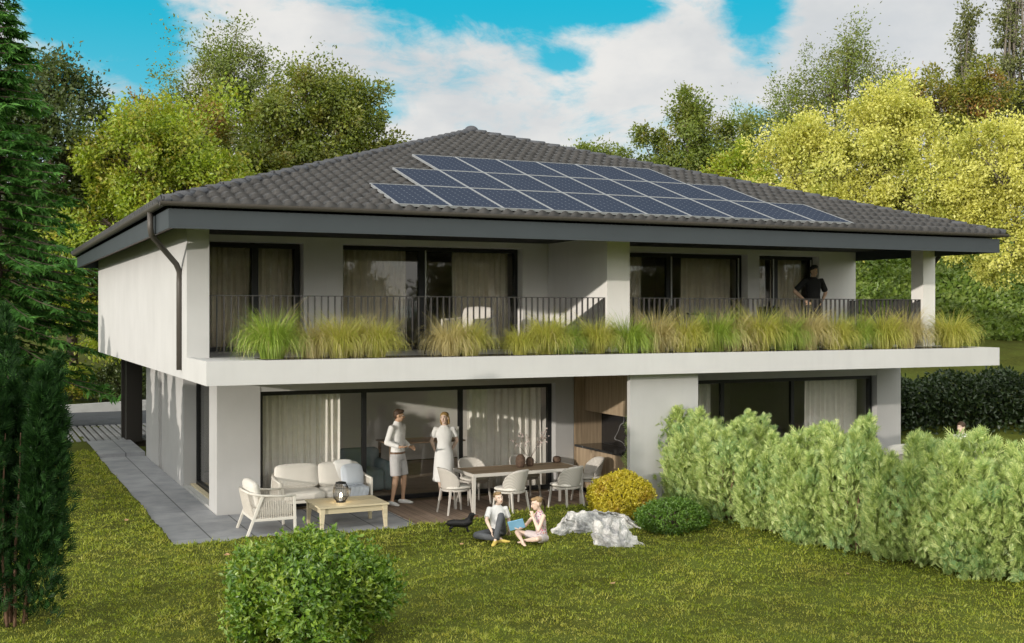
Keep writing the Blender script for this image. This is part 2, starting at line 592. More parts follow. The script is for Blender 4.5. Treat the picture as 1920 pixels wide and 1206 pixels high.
class MB:
    def __init__(self):
        self.v = []; self.f = []

    def add(self, vs, fs):
        b = len(self.v)
        self.v += [tuple(p) for p in vs]
        self.f += [tuple(i + b for i in q) for q in fs]
        return self

    def box(self, x0, x1, y0, y1, z0, z1):
        return self.add([(x0, y0, z0), (x1, y0, z0), (x1, y1, z0), (x0, y1, z0), (x0, y0, z1), (x1, y0, z1), (x1, y1, z1), (x0, y1, z1)],
                        [(0, 3, 2, 1), (4, 5, 6, 7), (0, 1, 5, 4), (1, 2, 6, 5), (2, 3, 7, 6), (3, 0, 4, 7)])

    def cbox(self, c, s):
        return self.box(c[0] - s[0] / 2, c[0] + s[0] / 2, c[1] - s[1] / 2, c[1] + s[1] / 2, c[2] - s[2] / 2, c[2] + s[2] / 2)

    def bar(self, p, q, w, h, up=(0, 0, 1), w2=None, h2=None):
        """rectangular bar from p to q, may taper"""
        p, q = Vector(p), Vector(q)
        s, u = frame(q - p, up)
        w2 = w if w2 is None else w2; h2 = h if h2 is None else h2
        vs = []
        for c, a, b in ((p, w, h), (q, w2, h2)):
            for i, j in ((-1, -1), (1, -1), (1, 1), (-1, 1)):
                vs.append(c + s * (i * a / 2) + u * (j * b / 2))
        return self.add(vs, [(0, 3, 2, 1), (4, 5, 6, 7), (0, 1, 5, 4), (1, 2, 6, 5), (2, 3, 7, 6), (3, 0, 4, 7)])

    def tube(self, pts, rad, n=8, cap=True, round_ends=False, up=(0, 0, 1)):
        """loft of ellipses; rad: number, (a,b) or a list of these"""
        pts = [Vector(p) for p in pts]
        if not isinstance(rad, list):
            rad = [rad] * len(pts)
        rad = [(r, r) if not isinstance(r, (tuple, list)) else tuple(r) for r in rad]
        if round_ends:
            t0 = (pts[0] - pts[1]).normalized(); t1 = (pts[-1] - pts[-2]).normalized()
            r0 = min(rad[0]); r1 = min(rad[-1])
            pre = [(pts[0] + t0 * r0 * math.sin(a), tuple(q * math.cos(a) for q in rad[0])) for a in (1.35, 0.9, 0.45)]
            post = [(pts[-1] + t1 * r1 * math.sin(a), tuple(q * math.cos(a) for q in rad[-1])) for a in (0.45, 0.9, 1.35)]
            pts = [p for p, _ in pre] + pts + [p for p, _ in post]
            rad = [r for _, r in pre] + rad + [r for _, r in post]
        m = len(pts)
        vs = []
        for i in range(m):
            d = pts[min(i + 1, m - 1)] - pts[max(i - 1, 0)]
            s, u = frame(d, up)
            for k in range(n):
                a = 2 * math.pi * k / n
                vs.append(pts[i] + s * (rad[i][0] * math.cos(a)) + u * (rad[i][1] * math.sin(a)))
        fs = [(i * n + k, i * n + (k + 1) % n, (i + 1) * n + (k + 1) % n, (i + 1) * n + k) for i in range(m - 1) for k in range(n)]
        if cap:
            fs.append(tuple(range(n - 1, -1, -1)))
            fs.append(tuple((m - 1) * n + k for k in range(n)))
        return self.add(vs, fs)

    def lathe(self, prof, n=16, c=(0, 0, 0)):
        vs = []
        for r, z in prof:
            for k in range(n):
                a = 2 * math.pi * k / n
                vs.append((c[0] + r * math.cos(a), c[1] + r * math.sin(a), c[2] + z))
        m = len(prof)
        fs = [(i * n + k, i * n + (k + 1) % n, (i + 1) * n + (k + 1) % n, (i + 1) * n + k) for i in range(m - 1) for k in range(n)]
        fs.append(tuple(range(n - 1, -1, -1)))
        fs.append(tuple((m - 1) * n + k for k in range(n)))
        return self.add(vs, fs)

    def ell(self, c, r, rot=None, nu=14, nv=9):
        """ellipsoid"""
        c = Vector(c)
        vs = [];
        for j in range(nv + 1):
            th = math.pi * (0.03 + 0.94 * j / nv)
            for k in range(nu):
                a = 2 * math.pi * k / nu
                p = Vector((r[0] * math.sin(th) * math.cos(a), r[1] * math.sin(th) * math.sin(a), r[2] * math.cos(th)))
                if rot is not None:
                    p = rot @ p
                vs.append(c + p)
        fs = [(j * nu + k, (j + 1) * nu + k, (j + 1) * nu + (k + 1) % nu, j * nu + (k + 1) % nu) for j in range(nv) for k in range(nu)]
        fs.append(tuple(range(nu)))
        fs.append(tuple(nv * nu + k for k in range(nu - 1, -1, -1)))
        return self.add(vs, fs)

    def cushion(self, c, s, e=0.28, rot=None, nu=28, nv=14):
        """soft cushion: superellipsoid of full size s"""
        c = Vector(c)
        def pw(v, p):
            return math.copysign(abs(v) ** p, v)
        vs = []
        for j in range(nv + 1):
            ph = -math.pi / 2 * 0.98 + math.pi * 0.98 * j / nv
            for k in range(nu):
                a = 2 * math.pi * k / nu
                p = Vector((s[0] / 2 * pw(math.cos(ph), 0.55) * pw(math.cos(a), e), s[1] / 2 * pw(math.cos(ph), 0.55) * pw(math.sin(a), e), s[2] / 2 * pw(math.sin(ph), 0.75)))
                if rot is not None:
                    p = rot @ p
                vs.append(c + p)
        fs = [(j * nu + k, j * nu + (k + 1) % nu, (j + 1) * nu + (k + 1) % nu, (j + 1) * nu + k) for j in range(nv) for k in range(nu)]
        fs.append(tuple(range(nu - 1, -1, -1)))
        fs.append(tuple(nv * nu + k for k in range(nu)))
        return self.add(vs, fs)

    def pillow(self, c, s, r=0.05, puff=0.12, rot=None, cuts=9):
        """upholstered block: a box with rounded edges and slightly swollen faces"""
        bm = bmesh.new()
        bmesh.ops.create_cube(bm, size=2.0)
        bmesh.ops.subdivide_edges(bm, edges=bm.edges, cuts=cuts, use_grid_fill=True)
        h = Vector(s) / 2; c = Vector(c)
        r = min(r, min(h) * 0.98)
        vs = []
        for v in bm.verts:
            q0 = v.co
            p = Vector((q0[i] * h[i] for i in range(3)))
            q = Vector((max(-(h[i] - r), min(h[i] - r, p[i])) for i in range(3)))
            d = p - q
            if d.length > 1e-9:
                p = q + d.normalized() * r
            for i in range(3):
                a, b = (i + 1) % 3, (i + 2) % 3
                p[i] *= 1 + puff * (min(h) / h[i]) * ((1 - q0[a] ** 2) * (1 - q0[b] ** 2) - 0.25)
            if rot is not None:
                p = rot @ p
            vs.append(c + p)
        bm.verts.index_update()
        fs = [tuple(v.index for v in f.verts) for f in bm.faces]
        bm.free()
        return self.add(vs, fs)

    def mesh(self, name, mat, smooth=False):
        me = bpy.data.meshes.new(name)
        me.from_pydata(self.v, [], self.f)
        me.update()
        if smooth:
            me.polygons.foreach_set('use_smooth', np.ones(len(me.polygons), dtype=bool))
        for q in (mat if isinstance(mat, (list, tuple)) else [mat]):
            me.materials.append(q)
        return me

    def obj(self, name, mat, parent=None, bevel=0.0, smooth=False, label=None):
        o = mobj(name, self.mesh(name, mat, smooth), parent)
        if bevel:
            b = o.modifiers.new('bevel', 'BEVEL')
            b.width = bevel; b.segments = 2; b.limit_method = 'ANGLE'
        if label:
            o['label'] = label
        return o

    def remesh(self, name, mat, voxel, parent=None, smooth=4, label=None):
        """weld overlapping closed shapes into one continuous skin"""
        me = self.mesh(name, mat)
        o = bpy.data.objects.new(name, me); COL.objects.link(o)
        r = o.modifiers.new('r', 'REMESH'); r.mode = 'VOXEL'; r.voxel_size = voxel; r.use_smooth_shade = True
        if smooth:
            s = o.modifiers.new('s', 'SMOOTH'); s.factor = 0.5; s.iterations = smooth
        dg = bpy.context.evaluated_depsgraph_get()
        m2 = bpy.data.meshes.new_from_object(o.evaluated_get(dg), depsgraph=dg)
        m2.name = name
        bpy.data.objects.remove(o)
        bpy.data.meshes.remove(me)
        m2.materials.clear(); m2.materials.append(mat)
        m2.polygons.foreach_set('use_smooth', np.ones(len(m2.polygons), dtype=bool))
        o = mobj(name, m2, parent)
        if label:
            o['label'] = label
        return o


# ------------------------------------------------------------------ ground
rs = np.random.RandomState


def sstep(a, b, x):
    t = np.clip((x - a) / (b - a), 0, 1)
    return t * t * (3 - 2 * t)


def edge_y(x):
    """front edge of the terrace: the lawn swings in across the deck towards the party wall"""
    return np.interp(x, [2.7, 7.0, 7.6, 8.2, 8.9, 10.5, 11.2, 12.0, 12.6], [17.98, 17.98, 18.12, 18.42, 18.6, 18.6, 18.2, 17.7, 17.4])


def lumps(x, y):
    return 0.022 * np.sin(9.1 * x + 1.7 * np.sin(5.3 * y)) * np.sin(8.3 * y + 1.9 * np.sin(4.1 * x)) + 0.010 * np.sin(17 * x + 2 * np.sin(11 * y)) * np.sin(19 * y + 2 * np.sin(9 * x)) + 0.022 * np.sin(1.9 * x + 0.7 * y) * np.sin(1.3 * y - 0.6 * x) + 0.016 * np.sin(4.3 * x + 1.1) * np.sin(3.7 * y + 2.0 * x)


def terrain(x, y):
    D = 0.4216 * x + 0.9068 * y
    right = sstep(20.0, 24.5, x)
    f = np.interp(D, [30, 33, 36, 40, 45, 48, 52, 56, 80, 400], [0, 0.9, 1.4, 2.1, 2.55, 3.9, 6.0, 7.2, 9, 12])
    g = np.interp(y, [36, 38, 44, 47, 52, 70, 100, 400], [0.05, 0.05, 0.10, 0.4, 1.0, 3.5, 6.0, 9])
    z = right * f + (1 - right) * g
    z = z + lumps(x, y) + 0.035
    return z


def ground_z(x, y):
    return float(terrain(np.array([x]), np.array([y]))[0])


def on_paving(x, y):
    a = (x > 2.74) & (x < 19.8) & (y > edge_y(np.clip(x, 2.7, 12.6))) & (y < 36.9)
    return a


def build_ground():
    xs = np.unique(np.concatenate([np.array([-700, -300, -150, -90, -60, -45]), np.arange(-36, -4, 2.0), np.arange(-4, 14.01, 0.08), np.array([2.70, 2.735]), np.arange(14.25, 24, 0.5), np.arange(24, 70, 1.0), np.array([80, 100, 150, 300, 700])]))
    ys = np.unique(np.concatenate([np.array([-700, -300, -100, -60, -40, -20, -10, -5]), np.arange(0, 8, 1.0), np.arange(8, 22.01, 0.08), np.arange(22.5, 60, 0.75), np.array([65, 70, 80, 100, 150, 300, 700])]))
    X, Y = np.meshgrid(xs, ys, indexing='ij')
    Z = terrain(X, Y)
    Z = np.where(on_paving(X, Y), -0.12, Z)
    far = np.hypot(X - 10, Y - 20) > 140
    Z = np.where(far, 0.0, Z)
    # road trench behind the house: the sheet runs below it
    Z = np.where((Y > 38.2) & (Y < 43.0) & (X < 12), -0.12, Z)
    n, m = X.shape
    V = np.stack([X, Y, Z], -1).reshape(-1, 3)
    I = np.arange(n * m).reshape(n, m)
    F = np.stack([I[:-1, :-1], I[1:, :-1], I[1:, 1:], I[:-1, 1:]], -1).reshape(-1, 4)
    struct(mobj('lawn', np_mesh('lawn', V, F, GROUND, True)))


build_ground()

# paved terrace along the house: slabs on the left, boards in the middle
pv = MB().box(2.74, 6.79, 17.98, 20.74, -0.14, 0.0).box(2.74, 3.87, 20.74, 30.2, -0.14, 0.0)
struct(pv.obj('terrace_paving', STONE))
struct(MB().box(2.70, 2.738, 17.98, 30.2, -0.14, 0.012).obj('paving_kerb', CONC))
struct(MB().box(2.74, 3.87, 30.2, 33.4, -0.14, 0.09).obj('upper_paving', STONE))
bm_pts = [(6.795, 17.98)] + [(float(x), float(edge_y(x))) for x in np.linspace(7.0, 10.55, 12)]
dk = MB()
top = [(x, y, 0.006) for x, y in bm_pts] + [(11.03, 18.0, 0.006), (11.03, 20.74, 0.006), (6.795, 20.74, 0.006)]
bot = [(x, y, -0.14) for x, y, _ in top]
n = len(top)
dk.add(top + bot, [tuple(range(n)), tuple(range(2 * n - 1, n - 1, -1))] + [(i, n + i, n + (i + 1) % n, (i + 1) % n) for i in range(n)])
struct(dk.obj('wood_deck', DECK))
struct(MB().box(12.07, 19.3, 16.9, 20.24, -0.14, 0.0).obj('right_terrace_paving', STONE))


def grass_pavers():
    b = MB()
    for i in range(24):
        for j in range(19):
            x = 2.3 + i * 0.19; y = 33.42 + j * 0.24
            if x > 6.8:
                continue
            b.box(x, x + 0.125, y, y + 0.17, -0.1, 0.10)
    return b.obj('grass_paver_blocks', M('grey_paver', (0.24, 0.245, 0.25), 0.9, 0.15, 3), bevel=0.01)


struct(grass_pavers())
struct(MB().box(2.0, 7.0, 33.41, 38.2, -0.14, 0.045).obj('parking_soil', SOIL))
struct(MB().box(-30, 12, 38.2, 43.2, -0.14, 0.08).obj('road', ASPH))
kb = MB()
kx = np.linspace(-30, 12, 22)
vs = []
for x in kx:
    h = 0.30 + 0.035 * (x - 3)
    h = float(np.clip(h, 0.22, 0.62))
    vs += [(x, 43.2, -0.1), (x, 43.2, 0.05 + h), (x, 43.5, 0.05 + h), (x, 43.5, -0.1)]
fs = []
for i in range(len(kx) - 1):
    for k in range(4):
        a = i * 4 + k; c = i * 4 + (k + 1) % 4
        fs.append((a, c, c + 4, a + 4))
fs += [(0, 3, 2, 1), tuple((len(kx) - 1) * 4 + k for k in range(4))]
kb.add(vs, fs)
struct(kb.obj('concrete_kerb', CONC))


# ------------------------------------------------------------------ the house
HL = Vector((11.2, 26.0, 0.0))
house = thing('house', 'two storey white villa with dark tiled hip roof, solar panels and long balcony', 'house', HL)


def hpart(mb, name, mat, parent=None, bevel=0.0, smooth=False, label=None):
    o = mb.obj(name, mat, None, bevel, smooth, label)
    p = parent or house
    o.parent = p
    if p is house:
        o.location = -HL
    return o


# slab between the storeys: balcony floor with a low rim, planted at its front
ZT, ZR = 2.852, 2.868
hpart(MB().box(3.12, 19.34, 17.512, 34.2, 2.5, ZT), 'balcony_slab', W_WHITE)
hpart(MB().box(3.12, 19.34, 17.512, 17.60, ZT, ZR).box(3.12, 3.21, 17.60, 19.27, ZT, ZR).box(19.25, 19.34, 17.60, 19.27, ZT, ZR), 'planter_rim', W_WHITE)
hpart(MB().box(4.1, 19.1, 17.95, 18.85, ZT - 0.02, ZT + 0.006), 'planter_bed', SOIL)
# upper storey
ZS = 5.05
hpart(MB().box(3.12, 3.48, 19.27, 34.2, ZT, ZS), 'side_wall', W_WHITE)
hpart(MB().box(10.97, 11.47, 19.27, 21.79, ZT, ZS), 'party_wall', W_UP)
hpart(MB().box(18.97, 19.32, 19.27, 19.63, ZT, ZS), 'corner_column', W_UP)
YU = 21.80


def wall_with_openings(x0, x1, y0, y1, z0, z1, ops):
    """wall along x cut into pieces round rectangular openings (xa, xb, za, zb)"""
    b = MB()
    x = x0
    for xa, xb, za, zb in ops:
        if xa > x:
            b.box(x, xa, y0, y1, z0, z1)
        if za > z0:
            b.box(xa, xb, y0, y1, z0, za)
        if zb < z1:
            b.box(xa, xb, y0, y1, zb, z1)
        x = xb
    if x < x1:
        b.box(x, x1, y0, y1, z0, z1)
    return b


UPW = [(3.75, 5.72, ZT, 4.93), (6.50, 10.38, ZT, 4.93), (12.3, 16.12, ZT, 4.93), (16.45, 18.19, ZT, 4.93)]
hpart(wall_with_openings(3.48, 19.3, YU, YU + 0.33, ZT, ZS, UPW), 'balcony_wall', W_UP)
hpart(MB().box(18.95, 19.3, YU + 0.33, 33.9, ZT, ZS).box(3.48, 18.95, 33.6, 33.9, ZT, ZS), 'rear_walls', W_WHITE)

# interior of the upper rooms
hpart(MB().box(3.5, 18.93, 26.0, 26.1, ZT + 0.03, ZS - 0.01).box(11.2, 11.3, 22.15, 25.98, ZT + 0.03, ZS - 0.01).box(5.95, 6.05, 22.15, 25.98, ZT + 0.03, ZS - 0.01).box(16.25, 16.33, 22.15, 25.98, ZT + 0.03, ZS - 0.01), 'upper_room_walls', ROOM)
hpart(MB().box(3.5, 18.93, 22.15, 25.98, ZT + 0.004, ZT + 0.02), 'upper_room_floor', ROOMF)

# lower storey
ZL = 2.498
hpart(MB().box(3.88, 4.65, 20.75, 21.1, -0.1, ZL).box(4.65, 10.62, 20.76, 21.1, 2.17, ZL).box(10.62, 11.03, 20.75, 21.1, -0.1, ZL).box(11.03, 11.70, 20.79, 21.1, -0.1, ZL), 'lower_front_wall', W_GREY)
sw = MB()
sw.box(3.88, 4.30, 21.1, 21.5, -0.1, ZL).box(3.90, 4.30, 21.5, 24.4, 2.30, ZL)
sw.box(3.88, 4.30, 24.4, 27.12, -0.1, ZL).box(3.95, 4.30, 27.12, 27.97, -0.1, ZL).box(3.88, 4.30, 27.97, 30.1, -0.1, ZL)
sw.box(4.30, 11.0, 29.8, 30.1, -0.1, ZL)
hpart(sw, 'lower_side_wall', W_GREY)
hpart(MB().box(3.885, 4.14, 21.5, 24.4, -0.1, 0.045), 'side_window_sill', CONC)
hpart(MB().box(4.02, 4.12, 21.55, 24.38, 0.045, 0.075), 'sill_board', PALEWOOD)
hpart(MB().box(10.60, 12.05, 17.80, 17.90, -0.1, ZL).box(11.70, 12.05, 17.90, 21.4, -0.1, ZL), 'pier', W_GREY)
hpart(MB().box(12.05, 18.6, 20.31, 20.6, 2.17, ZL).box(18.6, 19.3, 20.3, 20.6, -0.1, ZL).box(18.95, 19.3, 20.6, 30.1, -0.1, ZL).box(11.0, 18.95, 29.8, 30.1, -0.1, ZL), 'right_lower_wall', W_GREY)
# interior of the lower rooms
hpart(MB().box(4.32, 18.93, 26.4, 26.5, 0.03, ZL).box(11.72, 12.03, 21.42, 26.38, 0.03, ZL), 'lower_room_walls', ROOM)
hpart(MB().box(4.16, 11.70, 21.12, 26.38, -0.1, 0.012).box(12.07, 18.93, 20.62, 26.38, -0.1, 0.012), 'lower_room_floor', ROOMF)


def window(x0, x1, z0, z1, y, mulls, handles=(), fw=0.075, glass=GLASS, handle_z=(0.9, 2.0), axis='x', meeting=0.085):
    """frame as one mesh (part), panes and handle bars as sub-parts"""
    def bx(b, a0, a1, d0, d1, c0, c1):
        if axis == 'x':
            b.box(a0, a1, d0, d1, c0, c1)
        else:
            b.box(d0, d1, a0, a1, c0, c1)
    b = MB()
    bx(b, x0, x1, y, y + 0.09, z1 - fw, z1)
    bx(b, x0, x1, y, y + 0.09, z0, z0 + fw)
    bx(b, x0, x0 + fw, y, y + 0.09, z0 + fw, z1 - fw)
    bx(b, x1 - fw, x1, y, y + 0.09, z0 + fw, z1 - fw)
    edges = [x0 + fw] + list(mulls) + [x1 - fw]
    for m in mulls:
        bx(b, m - meeting / 2, m + meeting / 2, y + 0.004, y + 0.086, z0 + fw, z1 - fw)
    fr = hpart(b, 'window', BLACK_METAL)
    for i in range(len(edges) - 1):
        a = edges[i] + (meeting / 2 if i > 0 else 0); c = edges[i + 1] - (meeting / 2 if i < len(edges) - 2 else 0)
        g = MB(); bx(g, a, c, y + 0.04, y + 0.052, z0 + fw, z1 - fw)
        g.obj('pane', glass, fr)
    for h in handles:
        g = MB(); bx(g, h - 0.012, h + 0.012, y - 0.03, y - 0.012, z0 + handle_z[0], z0 + handle_z[1])
        g.obj('handle', ALU, fr)
    return fr


window(3.75, 5.70, ZT + 0.004, 4.92, 22.04, [4.84], glass=GLASS_UP, fw=0.09, meeting=0.13)
window(6.50, 10.38, ZT + 0.004, 4.92, 22.04, [8.24], [8.30], glass=GLASS_UP, fw=0.08, meeting=0.16)
window(12.3, 16.12, ZT + 0.004, 4.92, 22.04, [14.16], [14.19, 16.02], glass=GLASS_UP, fw=0.09, meeting=0.16)
window(16.45, 18.19, ZT + 0.004, 4.92, 22.04, [17.1], [17.02, 18.12], glass=GLASS_UP, fw=0.08, meeting=0.13)
window(4.65, 10.62, 0.02, 2.168, 20.93, [6.66, 8.63], [8.56], fw=0.085, handle_z=(0.35, 1.35))
window(12.06, 18.58, 0.02, 2.168, 20.46, [14.48, 16.34], fw=0.085)
window(21.5, 24.4, 0.05, 2.29, 4.14, [], axis='y', fw=0.08)


# curtains: pleated cloth behind the panes, hung from the rooms' ceilings
def curtain(x0, x1, z0, z1, y, mat, label, seed):
    r = random.Random(seed)
    n = max(10, int((x1 - x0) / 0.012))
    per = 0.13 * r.uniform(0.85, 1.2)
    ph = r.uniform(0, 6)
    vs = []; rows = 5
    for j in range(rows):
        z = z0 + (z1 - z0) * j / (rows - 1)
        fl = 1.0 - 0.25 * j / (rows - 1)
        for i in range(n + 1):
            x = x0 + (x1 - x0) * i / n
            a = 2 * math.pi * (x - x0) / per + ph + 0.5 * math.sin(3.1 * x + seed)
            d = 0.038 * fl * (math.sin(a) + 0.35 * math.sin(2.3 * a + 1) * (0.6 + 0.4 * math.sin(x * 5)))
            vs.append((x + 0.012 * math.sin(a * 0.5 + j), y + d, z))
    fs = [(j * (n + 1) + i, j * (n + 1) + i + 1, (j + 1) * (n + 1) + i + 1, (j + 1) * (n + 1) + i) for j in range(rows - 1) for i in range(n)]
    o = MB().add(vs, fs).obj('curtain', mat, smooth=True)
    s = o.modifiers.new('cloth', 'SOLIDIFY'); s.thickness = 0.006
    tag(o, label, 'curtain', 'curtains behind the windows')


CU = [
    (3.86, 4.80, 0, 'dark beige curtain behind the left pane of the leftmost balcony window'),
    (4.90, 5.62, 0, 'dark beige curtain behind the right pane of the leftmost balcony window'),
    (6.60, 8.02, 0, 'beige curtain at the left side of the wide upper window left of the party wall'),
    (9.03, 10.30, 0, 'beige curtain at the right side of the wide upper window left of the party wall'),
    (12.45, 13.62, 0, 'narrow dark curtain just right of the balcony party wall'),
    (14.66, 16.05, 0, 'beige curtain in the upper window left of the man in black'),
    (16.55, 17.02, 0, 'narrow curtain in the left half of the small window behind the man in black'),
    (17.18, 18.10, 0, 'wider curtain in the right half of the small window behind the man in black'),
]
for i, (a, b, _, lb) in enumerate(CU):
    curtain(a, b, ZT + 0.03, 5.0, 22.36, CURT_UP, lb, i + 1)
curtain(4.74, 6.28, 0.02, 2.46, 21.32, CURT, 'pale pleated curtain behind the ivory garden sofa', 21)
curtain(8.93, 10.56, 0.02, 2.46, 21.32, CURT, 'pale pleated curtain behind the far dining chairs', 22)
curtain(14.0, 14.42, 0.02, 2.46, 20.85, CURT, 'narrow curtain beside the pier in the window above the conifer hedge', 23)
curtain(16.98, 18.50, 0.02, 2.46, 20.85, CURT, 'pale pleated curtain at the right end of the window above the conifer hedge', 24)

# eaves: fascia boards, soffit, gutters
FX0, FX1, FY0, FY1 = 2.573, 19.342, 17.513, 34.32
FZ0, FZ1 = 4.842, 5.130
fa = MB()
fa.box(FX0, FX1, FY0, FY0 + 0.04, FZ0, FZ1)
fa.box(FX0, FX0 + 0.04, FY0 + 0.04, 18.80, FZ0, FZ1).box(FX0, FX0 + 0.04, 18.99, FY1, FZ0, FZ1)
fa.box(FX0 + 0.03, FX0 + 0.045, 18.80, 18.99, FZ0, FZ1)
fa.box(FX1 - 0.04, FX1, FY0 + 0.04, FY1, FZ0, FZ1)
fa.box(FX0 + 0.04, FX1 - 0.04, FY1 - 0.04, FY1, FZ0, FZ1)
hpart(fa, 'fascia', ANTHR)
hpart(MB().box(FX0 + 0.04, FX1 - 0.04, FY0 + 0.04, FY1 - 0.04, ZS + 0.003, ZS + 0.03), 'soffit', SOFFIT)
hpart(MB().box(FX0 + 0.041, FX0 + 0.075, FY0 + 0.06, FY1 - 0.06, FZ0 + 0.004, FZ0 + 0.03), 'soffit_trim', M('brown_trim', (0.13, 0.07, 0.04), 0.6))

# tiled roof: four equal slopes of wavy tiles laid in courses
RC = (10.957, 25.917); RH = 8.47; RZ0 = 5.195; RZ1 = 7.95


def tile_slope():
    Ls = math.hypot(RH, RZ1 - RZ0)
    rise = (RZ1 - RZ0) / Ls; run = RH / Ls
    course = 0.37; wave = 0.215
    nx = int(2 * RH / wave * 7)
    xs = np.linspace(-RH, RH, nx + 1)
    Vs, Fs = [], []
    base = 0
    nc = int(Ls / course)
    ww = np.abs(np.sin(math.pi * xs / wave + 0.3))
    prof = 0.058 * ww ** 0.75 + 0.012 * np.sin(2 * math.pi * xs / wave)
    for j in range(nc + 1):
        s0 = j * course; s1 = min(Ls, s0 + course * 1.06)
        rows = [(s0, -0.03), (s0, 0.068), (s0 + 0.4 * course, 0.042), (s1, 0.000)]
        rv = []
        for s, lift in rows:
            lim = max(0.0, RH * (1 - s / Ls))
            xx = np.clip(xs, -lim, lim)
            h = lift + prof * (1.0 if lift > -0.005 else 0.2)
            y = -RH + s * run - h * rise
            z = s * rise + h * run
            rv.append(np.stack([xx, y + 0 * xx, z + 0 * xx], -1))
        V = np.concatenate(rv)
        n1 = nx + 1
        lim0 = RH * (1 - s0 / Ls)
        keep = np.where((xs[:-1] < lim0) & (xs[1:] > -lim0))[0]
        for k in range(3):
            a = base + k * n1 + keep
            Fs.append(np.stack([a, a + 1, a + n1 + 1, a + n1], -1))
        Vs.append(V); base += len(V)
    return np.concatenate(Vs), np.concatenate(Fs)


tv, tf = tile_slope()
allV, allF = [], []
for q in range(4):
    a = q * math.pi / 2
    c, s = math.cos(a), math.sin(a)
    Rm = np.array([[c, -s, 0], [s, c, 0], [0, 0, 1]])
    allV.append(tv @ Rm.T + np.array([RC[0], RC[1], RZ0])); allF.append(tf + q * len(tv))
roof = mobj('roof', np_mesh('roof', np.concatenate(allV), np.concatenate(allF), TILE, True), house)
roof.location = -HL
hc = MB()
for q in range(4):
    cx, cy = ((-1, -1), (1, -1), (1, 1), (-1, 1))[q]
    p0 = Vector((RC[0] + cx * RH, RC[1] + cy * RH, RZ0 + 0.03)); p1 = Vector((RC[0], RC[1], RZ1 + 0.05))
    d = (p1 - p0); L = d.length; d.normalize()
    k = int(L / 0.38)
    for i in range(k):
        a = p0 + d * (i * L / k); b = p0 + d * ((i + 1.12) * L / k)
        hc.tube([a + Vector((0, 0, 0.02)), b], [(0.115, 0.085), (0.095, 0.065)], 10)
hc.ell((RC[0], RC[1], RZ1 + 0.08), (0.17, 0.17, 0.12))
hc.obj('ridge_tiles', RIDGE, roof, smooth=True)


def gutter(b, p, q, r=0.065):
    """open half round gutter between two points"""
    p, q = Vector(p), Vector(q)
    s, u = frame(q - p)
    prof = []
    for i in range(9):
        a = math.pi + math.pi * i / 8
        prof.append((r * math.cos(a), r * math.sin(a)))
    for i in range(8, -1, -1):
        a = math.pi + math.pi * i / 8
        prof.append(((r - 0.008) * math.cos(a), (r - 0.008) * math.sin(a)))
    vs = []
    for c in (p, q):
        for x, z in prof:
            vs.append(c + s * x + u * z)
    n = len(prof)
    fs = [(k, (k + 1) % n, n + (k + 1) % n, n + k) for k in range(n)] + [tuple(range(n - 1, -1, -1)), tuple(range(n, 2 * n))]
    b.add(vs, fs)


GO = 0.075
gz = 5.225
gt = MB()
gutter(gt, (FX0 - GO - 0.06, FY0 - GO, gz), (FX1 + GO + 0.06, FY0 - GO, gz))
gutter(gt, (FX1 + GO, FY0 - GO + 0.07, gz), (FX1 + GO, FY1 + GO, gz))
gutter(gt, (FX0 - GO, FY1 + GO, gz), (FX0 - GO, FY0 - GO + 0.07, gz))
hpart(gt, 'gutter', BROWN_METAL, smooth=False)
hpart(MB().tube([(2.50, 18.895, 5.20), (2.50, 18.895, 4.93), (2.52, 18.92, 4.82), (3.02, 19.70, 4.40), (3.085, 19.80, 4.28), (3.085, 19.81, 4.1), (3.085, 19.81, 2.64)], 0.048, 12), 'downpipe', BROWN_METAL, smooth=True)
hpart(MB().tube([(19.42, 19.2, 5.2), (19.42, 19.2, 4.95), (19.40, 19.25, 4.83), (19.36, 19.5, 4.55), (19.36, 19.7, 4.35), (19.36, 19.7, 2.87)], 0.048, 12), 'downpipe', BLACK_METAL, smooth=True)


# balcony railing sections: flat bars between rails
def railing(x0, x1, y0, y1, name='railing'):
    b = MB()
    L = math.hypot(x1 - x0, y1 - y0); along_x = abs(x1 - x0) > abs(y1 - y0)
    n = int(L / 0.118)
    if along_x:
        b.box(x0, x1, y0 - 0.025, y0 + 0.025, 3.872, 3.888).box(x0, x1, y0 - 0.02, y0 + 0.02, 2.925, 2.94)
        for i in range(n + 1):
            x = x0 + 0.01 + (x1 - x0 - 0.02) * i / n
            b.box(x - 0.007, x + 0.007, y0 - 0.024, y0 + 0.024, 2.94 if i % 8 else ZT, 3.872)
    else:
        b.box(x0 - 0.025, x0 + 0.025, y0, y1, 3.872, 3.888).box(x0 - 0.02, x0 + 0.02, y0, y1, 2.925, 2.94)
        for i in range(n + 1):
            y = y0 + 0.01 + (y1 - y0 - 0.02) * i / n
            b.box(x0 - 0.024, x0 + 0.024, y - 0.007, y + 0.007, 2.94 if i % 8 else ZT, 3.872)
    return hpart(b, name, DARK_METAL)


railing(3.49, 10.96, 19.36, 19.36)
railing(11.48, 18.96, 19.36, 19.36)
railing(19.14, 19.14, 19.64, 21.79)

